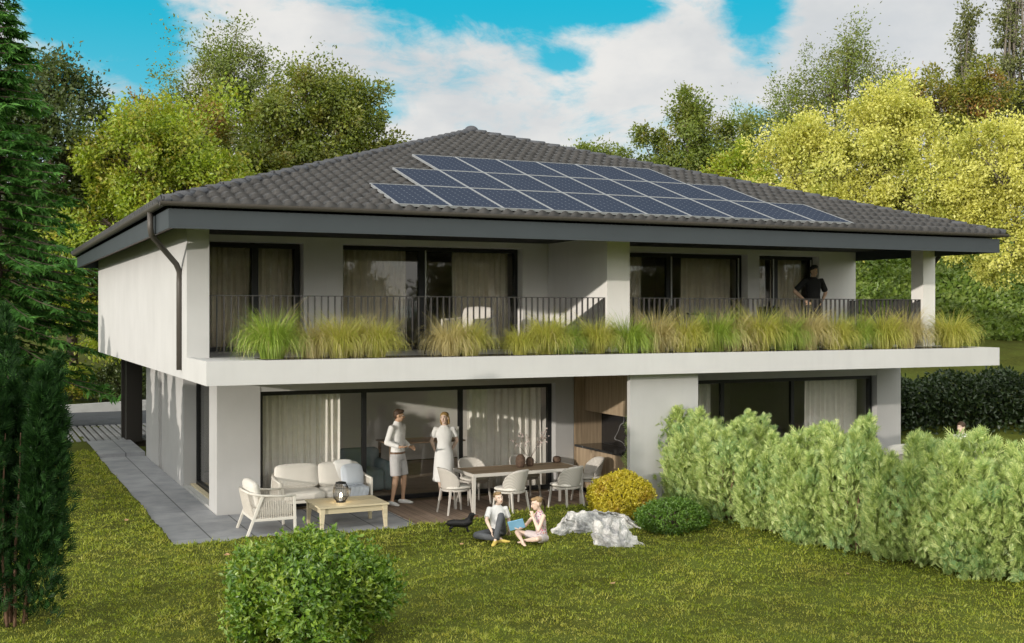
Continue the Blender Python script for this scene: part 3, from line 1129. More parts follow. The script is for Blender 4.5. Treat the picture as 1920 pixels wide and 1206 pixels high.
# solar panels: three stepped rows on the front slope
slope = math.atan2(RZ1 - RZ0, RH)
PW, PL = 0.927, 1.555
pf = MB()
fwid = 0.02
pf.box(0, PW, 0, fwid, -0.03, 0.012).box(0, PW, PL - fwid, PL, -0.03, 0.012).box(0, fwid, fwid, PL - fwid, -0.03, 0.012).box(PW - fwid, PW, fwid, PL - fwid, -0.03, 0.012)
pf_me = pf.mesh('panel_frame', M('panel_aluminium', (0.25, 0.26, 0.27), 0.5))
pg_me = MB().box(fwid, PW - fwid, fwid, PL - fwid, -0.02, 0.004).mesh('solar_panel', SOLAR)
for row, (xa, cnt) in enumerate(((6.10, 10), (7.027, 8), (7.954, 6))):
    s0 = 0.02 + row * (PL + 0.012)
    for i in range(cnt):
        o = mobj('solar_panel', pg_me, house)
        y = 17.40 + s0 * math.cos(slope); z = RZ0 + 0.135 + (17.40 - (RC[1] - RH)) * math.tan(slope) + s0 * math.sin(slope)
        o.location = Vector((xa + i * PW, y, z)) - HL
        o.rotation_euler = (slope, 0, 0)
        mobj('panel_frame', pf_me, o)

# steel posts under the overhang at the back
for x, y, w, lb in ((3.98, 33.5, 0.42, 'thick dark steel post under the rear overhang'), (3.78, 33.9, 0.16, 'thin dark steel post behind the thick one under the overhang')):
    o = MB().box(x - w / 2, x + w / 2, y - w / 2, y + w / 2, 0.02, 2.498).obj('steel_post', M('dark_steel', (0.03, 0.026, 0.022), 0.5), bevel=0.008)
    tag(o, lb, 'post', 'posts under the overhang')


# ------------------------------------------------------------------ outdoor kitchen in the niche beside the pier
kit = thing('outdoor_kitchen', 'wooden outdoor kitchen with black worktop in the niche beside the grey pier', 'kitchen', (11.35, 19.35, 0))
KL = Vector((11.35, 19.35, 0))


def kpart(b, name, mat, bevel=0.0):
    o = b.obj(name, mat, kit, bevel)
    o.location = -KL
    return o


b = MB()
for i in range(4):
    y0 = 17.99 + i * 0.68
    b.box(11.07, 11.64, y0 + 0.003, y0 + 0.677, 0.09, 0.878)
kpart(b, 'base_cabinet', KWOOD, 0.003)
kpart(MB().box(11.12, 11.64, 17.99, 20.70, 0.0, 0.09), 'plinth', BLACK_METAL)
kpart(MB().box(11.03, 11.66, 17.95, 20.715, 0.88, 0.925), 'worktop', MARBLE, 0.004)
kpart(MB().box(11.66, 11.69, 17.95, 20.715, 0.925, 1.60), 'backsplash', MARBLE)
b = MB()
for i in range(4):
    y0 = 17.99 + i * 0.68
    b.box(11.27, 11.69, y0 + 0.003, y0 + 0.677, 1.60, 2.49)
kpart(b, 'upper_cabinet', KWOOD, 0.003)
kpart(MB().box(11.05, 11.69, 20.72, 20.78, 0.007, 2.49), 'side_panel', KWOOD)
kpart(MB().tube([(11.52, 18.75, 0.925), (11.52, 18.75, 1.25), (11.50, 18.75, 1.30), (11.42, 18.75, 1.32), (11.36, 18.75, 1.28), (11.35, 18.75, 1.2)], 0.013, 8), 'tap', BLACK_METAL)
kpart(MB().box(11.16, 11.5, 18.45, 19.05, 0.926, 0.936), 'sink', BLACK_METAL)


# ------------------------------------------------------------------ garden furniture
def leg(p, q, w0, w1):
    return MB().bar(p, q, w0, w0, w2=w1, h2=w1, up=(0, 1, 0))


def make_chair(label, loc, rz):
    t = thing('dining_chair', label, 'chair', loc, rz, 'woven chairs round the terrace table')
    for sx in (-1, 1):
        leg((sx * 0.20, 0.19, 0.43), (sx * 0.235, 0.235, 0), 0.034, 0.024).obj('leg', CHAIRFRAME, t)
        leg((sx * 0.19, -0.18, 0.43), (sx * 0.225, -0.25, 0), 0.034, 0.024).obj('leg', CHAIRFRAME, t)
    fr = MB().tube([(0, 0, 0.405), (0, 0, 0.44)], [(0.255, 0.245), (0.265, 0.255)], 24)
    fr.obj('seat_frame', CHAIRFRAME, t, 0.006)
    MB().cushion((0, 0.02, 0.475), (0.50, 0.49, 0.075), 0.55).obj('seat_cushion', CUSH, t, smooth=True)
    vs = []; nu, nv = 30, 10
    for j in range(nv + 1):
        h = j / nv
        for i in range(nu + 1):
            u = i / nu * 2 - 1
            ph = u * R(84) * (0.80 + 0.20 * math.sin(math.pi * min(1, h * 0.62 + 0.2)))
            r = 0.235 + 0.045 * h
            ztop = 0.83 - 0.15 * abs(u) ** 3.2
            zbot = 0.435 + 0.05 * abs(u) ** 3
            vs.append((r * math.sin(ph), 0.02 - r * math.cos(ph) * 1.02 - 0.05 * h, zbot + (ztop - zbot) * h))
    fs = [(j * (nu + 1) + i, j * (nu + 1) + i + 1, (j + 1) * (nu + 1) + i + 1, (j + 1) * (nu + 1) + i) for j in range(nv) for i in range(nu)]
    o = MB().add(vs, fs).obj('backrest', WEAVE, t, smooth=True)
    s = o.modifiers.new('thick', 'SOLIDIFY'); s.thickness = 0.028; s.offset = 0
    return t


TX0, TX1, TY0, TY1 = 7.92, 10.12, 18.66, 19.58
ch = make_chair('woven dining chair at the left end of the terrace table, beside the woman in white', (7.80, 19.20, 0.006), R(-86))
G = 'woven chairs round the terrace table'
for lb, x, y, rz in (
        ('woven chair on the lawn side of the table, directly behind the boy', 8.62, 18.58, 24),
        ('woven chair on the lawn side of the table, just above the white rocks', 9.74, 18.60, 18),
        ('woven chair on the window side of the table, nearest the standing woman', 8.52, 20.02, 183),
        ('woven chair on the window side of the table, half hidden behind the wicker vases', 9.58, 20.02, 178),
        ('woven dining chair at the right end of the table, against the kitchen cabinets', 10.56, 19.30, 84)):
    copy_thing(ch, lb, (x, y, 0.006), R(rz), G)

t = thing('dining_table', 'long dining table with brown board top and pale frame on the deck', 'table', ((TX0 + TX1) / 2, (TY0 + TY1) / 2, 0.006))
hw, hd = (TX1 - TX0) / 2, (TY1 - TY0) / 2
MB().box(-hw + 0.03, hw - 0.03, -hd + 0.03, hd - 0.03, 0.725, 0.748).obj('tabletop', TABLEWOOD, t)
f = MB().box(-hw, hw, -hd, -hd + 0.03, 0.69, 0.75).box(-hw, hw, hd - 0.03, hd, 0.69, 0.75).box(-hw, -hw + 0.03, -hd + 0.03, hd - 0.03, 0.69, 0.75).box(hw - 0.03, hw, -hd + 0.03, hd - 0.03, 0.69, 0.75)
f.obj('frame', CHAIRFRAME, t, 0.004)
for sx in (-1, 1):
    for sy in (-1, 1):
        leg((sx * (hw - 0.03), sy * (hd - 0.03), 0.689), (sx * (hw - 0.03), sy * (hd - 0.03), 0), 0.058, 0.042).obj('leg', CHAIRFRAME, t)

VP = [(0.03, 0), (0.06, 0.0), (0.085, 0.05), (0.095, 0.11), (0.085, 0.18), (0.05, 0.225), (0.042, 0.235), (0.03, 0.225)]
v1 = MB().lathe([(r, z) for r, z in VP], 20).obj('vase', VASE, smooth=True)
v1.location = (9.08, 19.16, 0.756)
tag(v1, 'taller dark brown wicker vase on the dining table', 'vase')
bt = thing('blossom_vase', 'smaller brown wicker vase with thin twigs of pale blossom on the table', 'vase', (9.30, 19.22, 0.756))
MB().lathe([(r * 0.82, z * 0.72) for r, z in VP], 20).obj('vase', VASE, bt, smooth=True)
rg = random.Random(5)
tw = MB(); pv_, pd_ = [], []
for i in range(6):
    a = rg.uniform(0, 6.28); sp_ = rg.uniform(0.15, 0.42)
    p = [Vector((0, 0, 0.13)), Vector((math.cos(a) * sp_ * 0.4, math.sin(a) * sp_ * 0.3, 0.33)), Vector((math.cos(a) * sp_, math.sin(a) * sp_ * 0.6, 0.42 + rg.uniform(0, 0.25)))]
    tw.tube(p, [0.004, 0.003, 0.002], 5)
    for k in range(22):
        f_ = rg.uniform(0.25, 1); q = p[1].lerp(p[2], f_)
        pv_.append(q + Vector((rg.gauss(0, 0.025), rg.gauss(0, 0.025), rg.gauss(0, 0.025))))
        pd_.append((rg.gauss(0, 1), rg.gauss(0, 1), rg.gauss(0, 1)))
tw.obj('twigs', BARK, bt)


def norm(a):
    return a / np.maximum(1e-9, np.linalg.norm(a, axis=-1, keepdims=True))


def leaf_quads(rng, P, D, L, W, fold=0.25, N=None):
    """one pointed leaf (four corners, slightly folded) per point"""
    P = np.asarray(P, float); D = norm(np.asarray(D, float)); n = len(P)
    if N is None:
        N = rng.normal(size=(n, 3))
    Sd = norm(np.cross(D, N)); U = np.cross(Sd, D)
    L = np.broadcast_to(np.asarray(L, float).reshape(-1, 1), (n, 1)); W = np.broadcast_to(np.asarray(W, float).reshape(-1, 1), (n, 1))
    a = P; m1 = P + D * L * 0.45 + Sd * W * 0.5 + U * W * fold; m2 = P + D * L * 0.45 - Sd * W * 0.5 + U * W * fold; tp = P + D * L
    V = np.stack([a, m1, tp, m2], 1).reshape(-1, 3)
    F = np.arange(n * 4).reshape(n, 4)
    return V, F


BLOSSOM = leaf_mat('pale_blossom', [(0.62, 0.50, 0.50), (0.70, 0.62, 0.60)], 0.3)
V, F = leaf_quads(rs(3), np.array([tuple(q) for q in pv_]), np.array(pd_), 0.042, 0.034)
mobj('blossoms', np_mesh('blossoms', V, F, BLOSSOM), bt)
bw = MB().lathe([(0.03, 0), (0.07, 0.01), (0.085, 0.05), (0.075, 0.1), (0.05, 0.12), (0.03, 0.11)], 18).obj('wicker_bowl', VASE, smooth=True)
bw.location = (9.98, 19.45, 0.756)
tag(bw, 'small round brown wicker bowl at the right end of the dining table', 'bowl')


def rope_panel(b, p0, p1, q0, q1, n, r=0.008):
    """upright cords between a lower edge p0-p1 and an upper edge q0-q1"""
    p0, p1, q0, q1 = map(Vector, (p0, p1, q0, q1))
    for i in range(n):
        f = (i + 0.5) / n
        b.tube([p0.lerp(p1, f), q0.lerp(q1, f)], r, 5)


def make_lounge(name, label, cat, loc, rz, width, nseat, group=None, pillows=True):
    """lounge seat facing +y: wooden frame, cord sides and back, ivory cushions"""
    t = thing(name, label, cat, loc, rz, group)
    w = width / 2
    for sx in (-1, 1):
        leg((sx * (w - 0.03), 0.36, 0.60), (sx * (w - 0.03), 0.38, 0), 0.05, 0.04).obj('leg', OFFWHITE, t, 0.004)
        leg((sx * (w - 0.03), -0.16, 0.62), (sx * (w - 0.03), -0.40, 0), 0.05, 0.04).obj('leg', OFFWHITE, t, 0.004)
        arm = MB().tube([(sx * (w - 0.03), 0.385, 0.605), (sx * (w - 0.03), 0.1, 0.615), (sx * (w - 0.03), -0.18, 0.64), (sx * (w - 0.07), -0.36, 0.68)], [(0.028, 0.018), (0.03, 0.018), (0.03, 0.02), (0.024, 0.02)], 8)
        arm.obj('armrest', OFFWHITE, t, smooth=True)
        cords = MB()
        rope_panel(cords, (sx * (w - 0.03), 0.33, 0.27), (sx * (w - 0.03), -0.26, 0.27), (sx * (w - 0.03), 0.33, 0.60), (sx * (w - 0.03), -0.24, 0.64), 20)
        cords.obj('side_cords', ROPE, t)
    fr = MB().box(-w + 0.05, w - 0.05, 0.33, 0.375, 0.235, 0.285).box(-w + 0.05, w - 0.05, -0.31, -0.27, 0.235, 0.285)
    for sx in (-1, 1):
        fr.box(min(sx * (w - 0.05), sx * (w - 0.01)), max(sx * (w - 0.05), sx * (w - 0.01)), -0.30, 0.40, 0.225, 0.27)
    for k in range(7):
        y = -0.24 + k * 0.085
        fr.box(-w + 0.05, w - 0.05, y, y + 0.05, 0.262, 0.28)
    fr.obj('seat_frame', OFFWHITE, t, 0.004)
    MB().tube([(-w + 0.07, -0.36, 0.68), (0, -0.40, 0.69), (w - 0.07, -0.36, 0.68)], 0.02, 8).obj('back_rail', OFFWHITE, t, smooth=True)
    bc = MB(); rope_panel(bc, (-w + 0.06, -0.29, 0.27), (w - 0.06, -0.29, 0.27), (-w + 0.08, -0.38, 0.67), (w - 0.08, -0.38, 0.67), int(width / 0.035))
    bc.obj('back_cords', ROPE, t)
    cw = (width - 0.16) / nseat
    for k in range(nseat):
        x = -w + 0.08 + cw * (k + 0.5)
        MB().pillow((x, 0.05, 0.355), (cw - 0.008, 0.68, 0.15), 0.055, 0.14).obj('seat_cushion', CUSH, t, smooth=True)
        MB().pillow((x, -0.235, 0.635), (cw - 0.006, 0.16, 0.43), 0.06, 0.3, Matrix.Rotation(R(13), 3, 'X')).obj('back_cushion', CUSH, t, smooth=True)
    return t


make_lounge('garden_sofa', 'ivory two seat garden sofa with corded sides in front of the window', 'sofa', (5.66, 20.36, 0), R(180), 1.72, 2)
ac = make_lounge('lounge_armchair', 'ivory corded armchair on the left of the coffee table', 'armchair', (4.36, 19.0, 0), R(-90), 0.86, 1, 'ivory corded lounge chairs')
o = MB().pillow((0, 0, 0), (0.42, 0.11, 0.40), 0.05, 0.5).obj('throw_pillow', CUSH_BLUE, smooth=True)
o.location = (6.22, 20.28, 0.63); o.rotation_euler = (R(-14), 0, R(12))
tag(o, 'pale blue square pillow leaning on the right end of the garden sofa', 'pillow')
o = MB().pillow((0, 0, 0), (0.38, 0.10, 0.40), 0.05, 0.5).obj('throw_pillow', M('white_fringe', (0.66, 0.65, 0.63), 0.9), smooth=True)
o.location = (6.13, 20.55, 0.68); o.rotation_euler = (R(-10), 0, R(-6))
tag(o, 'white pillow tucked behind the pale blue one on the sofa', 'pillow')


def blanket():
    vs = []; nx, ny = 22, 24
    for j in range(ny + 1):
        s = j / ny * 0.74
        for i in range(nx + 1):
            x = (i / nx - 0.5) * 0.34
            w = 0.010 * math.sin(i * 1.25 + j * 0.25) + 0.007 * math.sin(i * 0.6 - j * 0.5)
            if s < 0.46:
                vs.append((x, -s + 0.0, 0.452 + w))
            else:
                vs.append((x + 0.02 * math.sin(j * 0.5), -0.475 - 0.4 * w, 0.452 - (s - 0.46)))
    fs = [(j * (nx + 1) + i, j * (nx + 1) + i + 1, (j + 1) * (nx + 1) + i + 1, (j + 1) * (nx + 1) + i) for j in range(ny) for i in range(nx)]
    o = MB().add(vs, fs).obj('blanket', CUSH_BLUE, smooth=True)
    s = o.modifiers.new('t', 'SOLIDIFY'); s.thickness = 0.012
    o.location = (6.25, 20.42, 0.005)
    tag(o, 'rumpled pale blue blanket hanging over the front of the sofa seat', 'blanket')


blanket()

t = thing('coffee_table', 'low pale wooden coffee table carrying the lit lantern', 'table', (5.70, 18.90, 0))
b = MB()
for k in range(4):
    y = -0.47 + k * 0.2355
    b.box(-0.60, 0.60, y, y + 0.231, 0.375, 0.405)
b.obj('tabletop', PALEWOOD, t, 0.004)
MB().box(-0.55, 0.55, -0.42, -0.395, 0.28, 0.374).box(-0.55, 0.55, 0.395, 0.42, 0.28, 0.374).box(-0.55, -0.525, -0.394, 0.394, 0.28, 0.374).box(0.525, 0.55, -0.394, 0.394, 0.28, 0.374).obj('apron', PALEWOOD, t, 0.003)
for sx in (-1, 1):
    for sy in (-1, 1):
        leg((sx * 0.535, sy * 0.405, 0.374), (sx * 0.55, sy * 0.42, 0), 0.085, 0.05).obj('leg', PALEWOOD, t, 0.004)

lt = thing('lantern', 'dark wire barrel lantern glowing on the coffee table', 'lantern', (5.58, 18.84, 0.406))
cg = MB()
for k in range(26):
    a = 2 * math.pi * k / 26
    pr = [(0.07, 0.015), (0.118, 0.07), (0.13, 0.16), (0.122, 0.25), (0.085, 0.32)]
    cg.tube([(r * math.cos(a), r * math.sin(a), z) for r, z in pr], 0.0036, 5)
for r, z in ((0.118, 0.07), (0.122, 0.25)):
    cg.tube([(r * math.cos(2 * math.pi * k / 24), r * math.sin(2 * math.pi * k / 24), z) for k in range(25)], 0.004, 5)
cg.obj('wire_cage', BLACK_METAL, lt)
MB().lathe([(0.0, 0.0), (0.078, 0.0), (0.08, 0.02), (0.0, 0.022)], 20).obj('base', BLACK_METAL, lt)
MB().lathe([(0.0, 0.31), (0.088, 0.31), (0.088, 0.335), (0.05, 0.345), (0.0, 0.345)], 20).obj('lid', BLACK_METAL, lt)
MB().lathe([(0.0, 0.022), (0.032, 0.022), (0.032, 0.09), (0.0, 0.092)], 14).obj('candle', PAPER, lt)
MB().ell((0, 0, 0.125), (0.016, 0.016, 0.03)).obj('flame', emis_mat('lantern_flame', (1.0, 0.78, 0.42), 60), lt, smooth=True)
pl = bpy.data.lights.new('lantern_glow', 'POINT'); pl.energy = 2.2; pl.color = (1.0, 0.72, 0.38); pl.shadow_soft_size = 0.03
plo = bpy.data.objects.new('lantern_glow', pl); COL.objects.link(plo); plo.parent = lt; plo.location = (0, 0, 0.16)

# seats on the balcony and on the neighbour's terrace
for lb, x, y, z, rz in (
        ('ivory corded chair standing on the balcony left of the party wall', 8.75, 20.75, ZT, 120),
        ('ivory corded chair behind the conifer hedge, its back towards the garden', 17.35, 18.6, 0, 8),
        ('ivory corded chair behind the hedge under the right balcony window curtain', 15.1, 18.9, 0, -40),
        ('ivory corded chair holding the seated woman behind the conifer hedge', 19.0, 18.15, 0, 92)):
    copy_thing(ac, lb, (x, y, z), R(rz), 'ivory corded lounge chairs')
t = thing('balcony_chair', 'small black chair on the balcony just left of the man in black', 'chair', (15.95, 20.75, ZT), R(150))
for sx in (-1, 1):
    for sy in (-1, 1):
        leg((sx * 0.2, sy * 0.2, 0.44), (sx * 0.22, sy * 0.22, 0), 0.028, 0.022).obj('leg', BLACK_METAL, t)
MB().pillow((0, 0, 0.46), (0.46, 0.46, 0.06), 0.03, 0.05).obj('seat', BLACKCLOTH, t, smooth=True)
MB().pillow((0, -0.21, 0.68), (0.46, 0.05, 0.40), 0.024, 0.1).obj('backrest', BLACKCLOTH, t, smooth=True)
t = thing('balcony_table', 'small black round table on the balcony beside the black chair', 'table', (14.1, 20.7, ZT))
MB().lathe([(0, 0.70), (0.32, 0.70), (0.32, 0.73), (0, 0.73)], 24).obj('tabletop', BLACK_METAL, t)
MB().lathe([(0, 0), (0.2, 0), (0.2, 0.02), (0.03, 0.03), (0.03, 0.70), (0, 0.70)], 18).obj('pedestal', BLACK_METAL, t)

# furniture seen through the glass
t = thing('indoor_armchair', 'grey blue upholstered armchair inside, behind the left sliding door', 'armchair', (7.08, 22.3, 0.013), R(180))
GB = M('greyblue_upholstery', (0.22, 0.29, 0.31), 0.9, 0.05, 4)
MB().pillow((0, 0.05, 0.25), (0.64, 0.75, 0.42), 0.07, 0.05).obj('seat', GB, t, smooth=True)
MB().pillow((0, -0.36, 0.45), (0.86, 0.2, 0.76), 0.09, 0.05).obj('backrest', GB, t, smooth=True)
for sx in (-1, 1):
    MB().pillow((sx * 0.39, 0.05, 0.33), (0.16, 0.8, 0.58), 0.07, 0.03).obj('armrest', GB, t, smooth=True)
t = thing('indoor_sofa', 'pale grey sofa inside the window above the conifer hedge', 'sofa', (17.0, 23.0, 0.013), R(180))
LG = M('pale_upholstery', (0.50, 0.49, 0.48), 0.9, 0.04, 4)
MB().pillow((0, 0.1, 0.28), (2.0, 0.9, 0.46), 0.08, 0.05).obj('seat', LG, t, smooth=True)
MB().pillow((0, -0.38, 0.55), (2.2, 0.24, 0.62), 0.1, 0.05).obj('backrest', LG, t, smooth=True)
for sx in (-1, 1):
    MB().pillow((sx * 1.12, 0.08, 0.38), (0.22, 0.95, 0.62), 0.09, 0.03).obj('armrest', LG, t, smooth=True)
o = MB().pillow((0, 0, 0), (0.5, 0.12, 0.42), 0.05, 0.5).obj('cushion', LG, smooth=True)
o.location = (17.15, 23.1, 0.78); o.rotation_euler = (R(-15), 0, R(20))
tag(o, 'pointed pale cushion standing on the indoor sofa above the hedge', 'cushion')
t = thing('indoor_table', 'dark wooden dining table inside the room, behind the middle glass door', 'table', (9.0, 24.2, 0.013))
MB().box(-0.9, 0.9, -0.45, 0.45, 0.72, 0.75).obj('tabletop', TABLEWOOD, t, 0.005)
for sx in (-1, 1):
    for sy in (-1, 1):
        leg((sx * 0.82, sy * 0.38, 0.72), (sx * 0.84, sy * 0.4, 0), 0.06, 0.045).obj('leg', TABLEWOOD, t)


# ------------------------------------------------------------------ people
def hand(b, w, d, nrm, side, s=1.0, curl=0.5, thumb=1):
    """palm and five separate fingers; d = pointing direction, nrm = where the palm faces, side = towards the thumb"""
    w, d, nrm = Vector(w), Vector(d).normalized(), Vector(nrm).normalized()
    sd = Vector(side); sd = (sd - d * sd.dot(d)).normalized(); nrm = d.cross(sd) if d.cross(sd).dot(nrm) > 0 else sd.cross(d)
    b.tube([w - d * 0.02 * s, w + d * 0.02 * s, w + d * 0.06 * s, w + d * 0.088 * s], [(0.024 * s, 0.019 * s), (0.031 * s, 0.016 * s), (0.039 * s, 0.015 * s), (0.038 * s, 0.012 * s)], 10, round_ends=True, up=tuple(nrm))
    for k, (o, L) in enumerate(((0.029, 0.066), (0.0098, 0.075), (-0.0098, 0.070), (-0.029, 0.055))):
        p = w + d * 0.085 * s + sd * o * s
        q1 = p + (d * 0.45 + nrm * 0.18 * curl * 2) * L * s + sd * o * 0.15
        q2 = q1 + (d * 0.5 + nrm * 0.5 * curl * 2).normalized() * 0.32 * L * s
        q3 = q2 + (d * 0.3 + nrm * 0.8 * curl * 2).normalized() * 0.25 * L * s
        b.tube([p - d * 0.012, p, q1, q2, q3], [0.0088 * s, 0.0088 * s, 0.0082 * s, 0.0075 * s, 0.0065 * s], 7, round_ends=True)
    p = w + d * 0.03 * s + sd * 0.026 * s
    q = p + (sd * 0.75 + d * 0.6 + nrm * 0.2).normalized() * 0.035 * s
    q2 = q + (sd * 0.3 + d * 0.9 + nrm * 0.3).normalized() * 0.03 * s
    b.tube([p, q, q2], [0.0125 * s, 0.0105 * s, 0.0085 * s], 7, round_ends=True)


def head_rot(yaw=0, pitch=0, roll=0):
    return Matrix.Rotation(R(yaw), 3, 'Z') @ Matrix.Rotation(R(pitch), 3, 'X') @ Matrix.Rotation(R(roll), 3, 'Y')


def add_head(b, c, rot, s):
    c = Vector(c)
    def P(x, y, z):
        return c + rot @ Vector((x * s, y * s, z * s))
    b.ell(P(0, -0.012, 0.022), (0.074 * s, 0.092 * s, 0.094 * s), rot)
    b.ell(P(0, 0.022, -0.045), (0.056 * s, 0.064 * s, 0.068 * s), rot)
    b.ell(P(0, 0.048, -0.088), (0.027 * s, 0.026 * s, 0.022 * s), rot)
    b.tube([P(0, 0.078, 0.012), P(0, 0.096, -0.018), P(0, 0.101, -0.032)], [0.008 * s, 0.012 * s, 0.014 * s], 8, round_ends=True)
    for sx in (-1, 1):
        b.ell(P(sx * 0.076, -0.008, -0.008), (0.011 * s, 0.019 * s, 0.031 * s), rot)
        b.ell(P(sx * 0.030, 0.062, -0.026), (0.022 * s, 0.018 * s, 0.018 * s), rot)
    b.ell(P(0, 0.072, 0.028), (0.045 * s, 0.014 * s, 0.010 * s), rot)
    b.ell(P(0, 0.075, -0.058), (0.022 * s, 0.012 * s, 0.010 * s), rot)


def add_face(parent, c, rot, s):
    c = Vector(c)
    def P(x, y, z):
        return c + rot @ Vector((x * s, y * s, z * s))
    for sx in (-1, 1):
        e = MB().ell(P(sx * 0.031, 0.073, 0.006), (0.0135 * s, 0.009 * s, 0.0075 * s), rot, 10, 6).obj('eye', EYEW, parent, smooth=True)
        MB().ell(P(sx * 0.031, 0.0805, 0.006), (0.0062 * s, 0.004 * s, 0.0062 * s), rot, 8, 5).obj('iris', EYEM, e, smooth=True)
        MB().tube([P(sx * 0.016, 0.084, 0.026), P(sx * 0.032, 0.082, 0.030), P(sx * 0.050, 0.070, 0.026)], [0.003 * s, 0.0042 * s, 0.002 * s], 6).obj('eyebrow', EYEM, parent)
    MB().tube([P(-0.022, 0.077, -0.058), P(0, 0.088, -0.059), P(0.022, 0.077, -0.058)], [0.003 * s, 0.006 * s, 0.003 * s], 6, round_ends=True).obj('mouth', LIP, parent, smooth=True)


def person(label, loc, rz, J, skin, s=1.0, hs=1.0, bare_feet=False, feet=True, vox=0.0075, group=None):
    """continuous body from joints; returns the thing"""
    t = thing('person', label, 'person', loc, rz, group)
    g = {k: Vector(v) for k, v in J.items() if k not in ('rot', 'hands')}
    rot = head_rot(*J.get('rot', (0, 0, 0)))
    b = MB()
    pel, chest, neck, head = g['pelvis'], g['chest'], g['neck'], g['head']
    waist = pel.lerp(chest, 0.5)
    up = (chest - pel).normalized()
    b.tube([pel - up * 0.07 * s, pel, waist, chest, chest + (neck - chest) * 0.62, neck],
           [(0.12 * s, 0.085 * s), (0.150 * s, 0.105 * s), (0.120 * s, 0.088 * s), (0.150 * s, 0.105 * s), (0.13 * s, 0.08 * s), (0.055 * s, 0.052 * s)], 16, round_ends=True, up=(0, 1, 0))
    hb = head + rot @ Vector((0, -0.01, -0.07)) * hs
    b.tube([neck - (head - neck) * 0.3, neck, hb], [0.062 * s, 0.054 * s, 0.054 * s], 12, round_ends=True)
    for sd, sg in (('R', 1), ('L', -1)):
        sh, el, wr = g['sh' + sd], g['el' + sd], g['wr' + sd]
        b.tube([chest + (neck - chest) * 0.42 + Vector((sg * 0.05 * s, 0, 0)), sh + Vector((-sg * 0.01, 0, -0.012)) * s, sh.lerp(el, 0.35), el], [0.046 * s, 0.050 * s, 0.046 * s, 0.039 * s], 10, round_ends=True)
        b.tube([el, el.lerp(wr, 0.3), wr], [0.040 * s, 0.041 * s, 0.027 * s], 10, round_ends=True)
        hd = J['hands'][sd]
        hand(b, wr + Vector(hd[0]).normalized() * 0.012, hd[0], hd[1], hd[2], 0.97 * s if s > 0.8 else s * 1.02, hd[3])
        hp, kn, an = g['hip' + sd], g['kn' + sd], g['an' + sd]
        b.tube([hp, hp.lerp(kn, 0.4), kn], [0.086 * s, 0.076 * s, 0.055 * s], 12, round_ends=True)
        b.tube([kn, kn.lerp(an, 0.3), kn.lerp(an, 0.75), an], [0.053 * s, 0.056 * s, 0.036 * s, 0.032 * s], 12, round_ends=True)
        td = g['toe' + sd].normalized()
        b.tube([an - td * 0.045 * s + Vector((0, 0, -0.035 * s)), an + td * 0.03 * s + Vector((0, 0, -0.035 * s)), an + td * 0.12 * s + Vector((0, 0, -0.055 * s)), an + td * 0.16 * s + Vector((0, 0, -0.06 * s))],
               [(0.03 * s, 0.034 * s), (0.034 * s, 0.038 * s), (0.038 * s, 0.02 * s), (0.03 * s, 0.014 * s)], 10, round_ends=True)
    add_head(b, head, rot, hs)
    b.remesh('body', skin, vox * (1 if s > 0.8 else 0.8), t, 3)
    add_face(t, head, rot, hs)
    return t, g, rot


def shoes(t, g, mat, s=1.0):
    for sd in 'RL':
        an, td = g['an' + sd], g['toe' + sd].normalized()
        b = MB()
        b.tube([an - td * 0.06 * s + Vector((0, 0, -0.045 * s)), an + td * 0.03 * s + Vector((0, 0, -0.045 * s)), an + td * 0.13 * s + Vector((0, 0, -0.058 * s)), an + td * 0.185 * s + Vector((0, 0, -0.062 * s))],
               [(0.04 * s, 0.042 * s), (0.043 * s, 0.045 * s), (0.047 * s, 0.03 * s), (0.036 * s, 0.02 * s)], 12, round_ends=True)
        b.tube([an + Vector((0, 0, -0.05 * s)), an + Vector((0, 0, -0.005 * s))], [0.045 * s, 0.043 * s], 12)
        b.remesh('shoe', mat, 0.008, t, 2)


def torso_cloth(b, g, s, hem, grow=1.12, wgrow=1.12):
    pel, chest, neck = g['pelvis'], g['chest'], g['neck']
    waist = pel.lerp(chest, 0.5)
    up = (chest - pel).normalized()
    b.tube([pel - up * hem * s, pel, waist, chest, chest + (neck - chest) * 0.62, chest + (neck - chest) * 0.85, neck],
           [(0.155 * s * grow, 0.112 * s * grow), (0.152 * s * grow, 0.108 * s * grow), (0.128 * s * wgrow, 0.098 * s * wgrow), (0.154 * s * grow, 0.110 * s * grow), (0.135 * s * grow, 0.088 * s * grow), (0.102 * s, 0.080 * s), (0.074 * s, 0.070 * s)], 18, up=(0, 1, 0))


def sleeve(b, g, sd, s, frac, r0=0.064, r1=0.057, cuff=False):
    sg = 1 if sd == 'R' else -1
    sh, el, wr = g['sh' + sd], g['el' + sd], g['wr' + sd]
    st = g['chest'] + (g['neck'] - g['chest']) * 0.45 + Vector((sg * 0.05 * s, 0, 0))
    b.tube([st, sh, sh.lerp(el, min(frac, 1.0))], [0.062 * s, r0 * s, r1 * s], 12, round_ends=False)
    b.ell(sh + Vector((-sg * 0.012 * s, 0, -0.012 * s)), (r0 * 0.92 * s,) * 3)
    if frac > 1:
        e2 = el.lerp(wr, frac - 1)
        b.ell(el, (r1 * s * 0.98,) * 3)
        b.tube([el, el.lerp(e2, 0.4), e2], [r1 * s * 0.97, r1 * s * 0.95, 0.040 * s], 12)


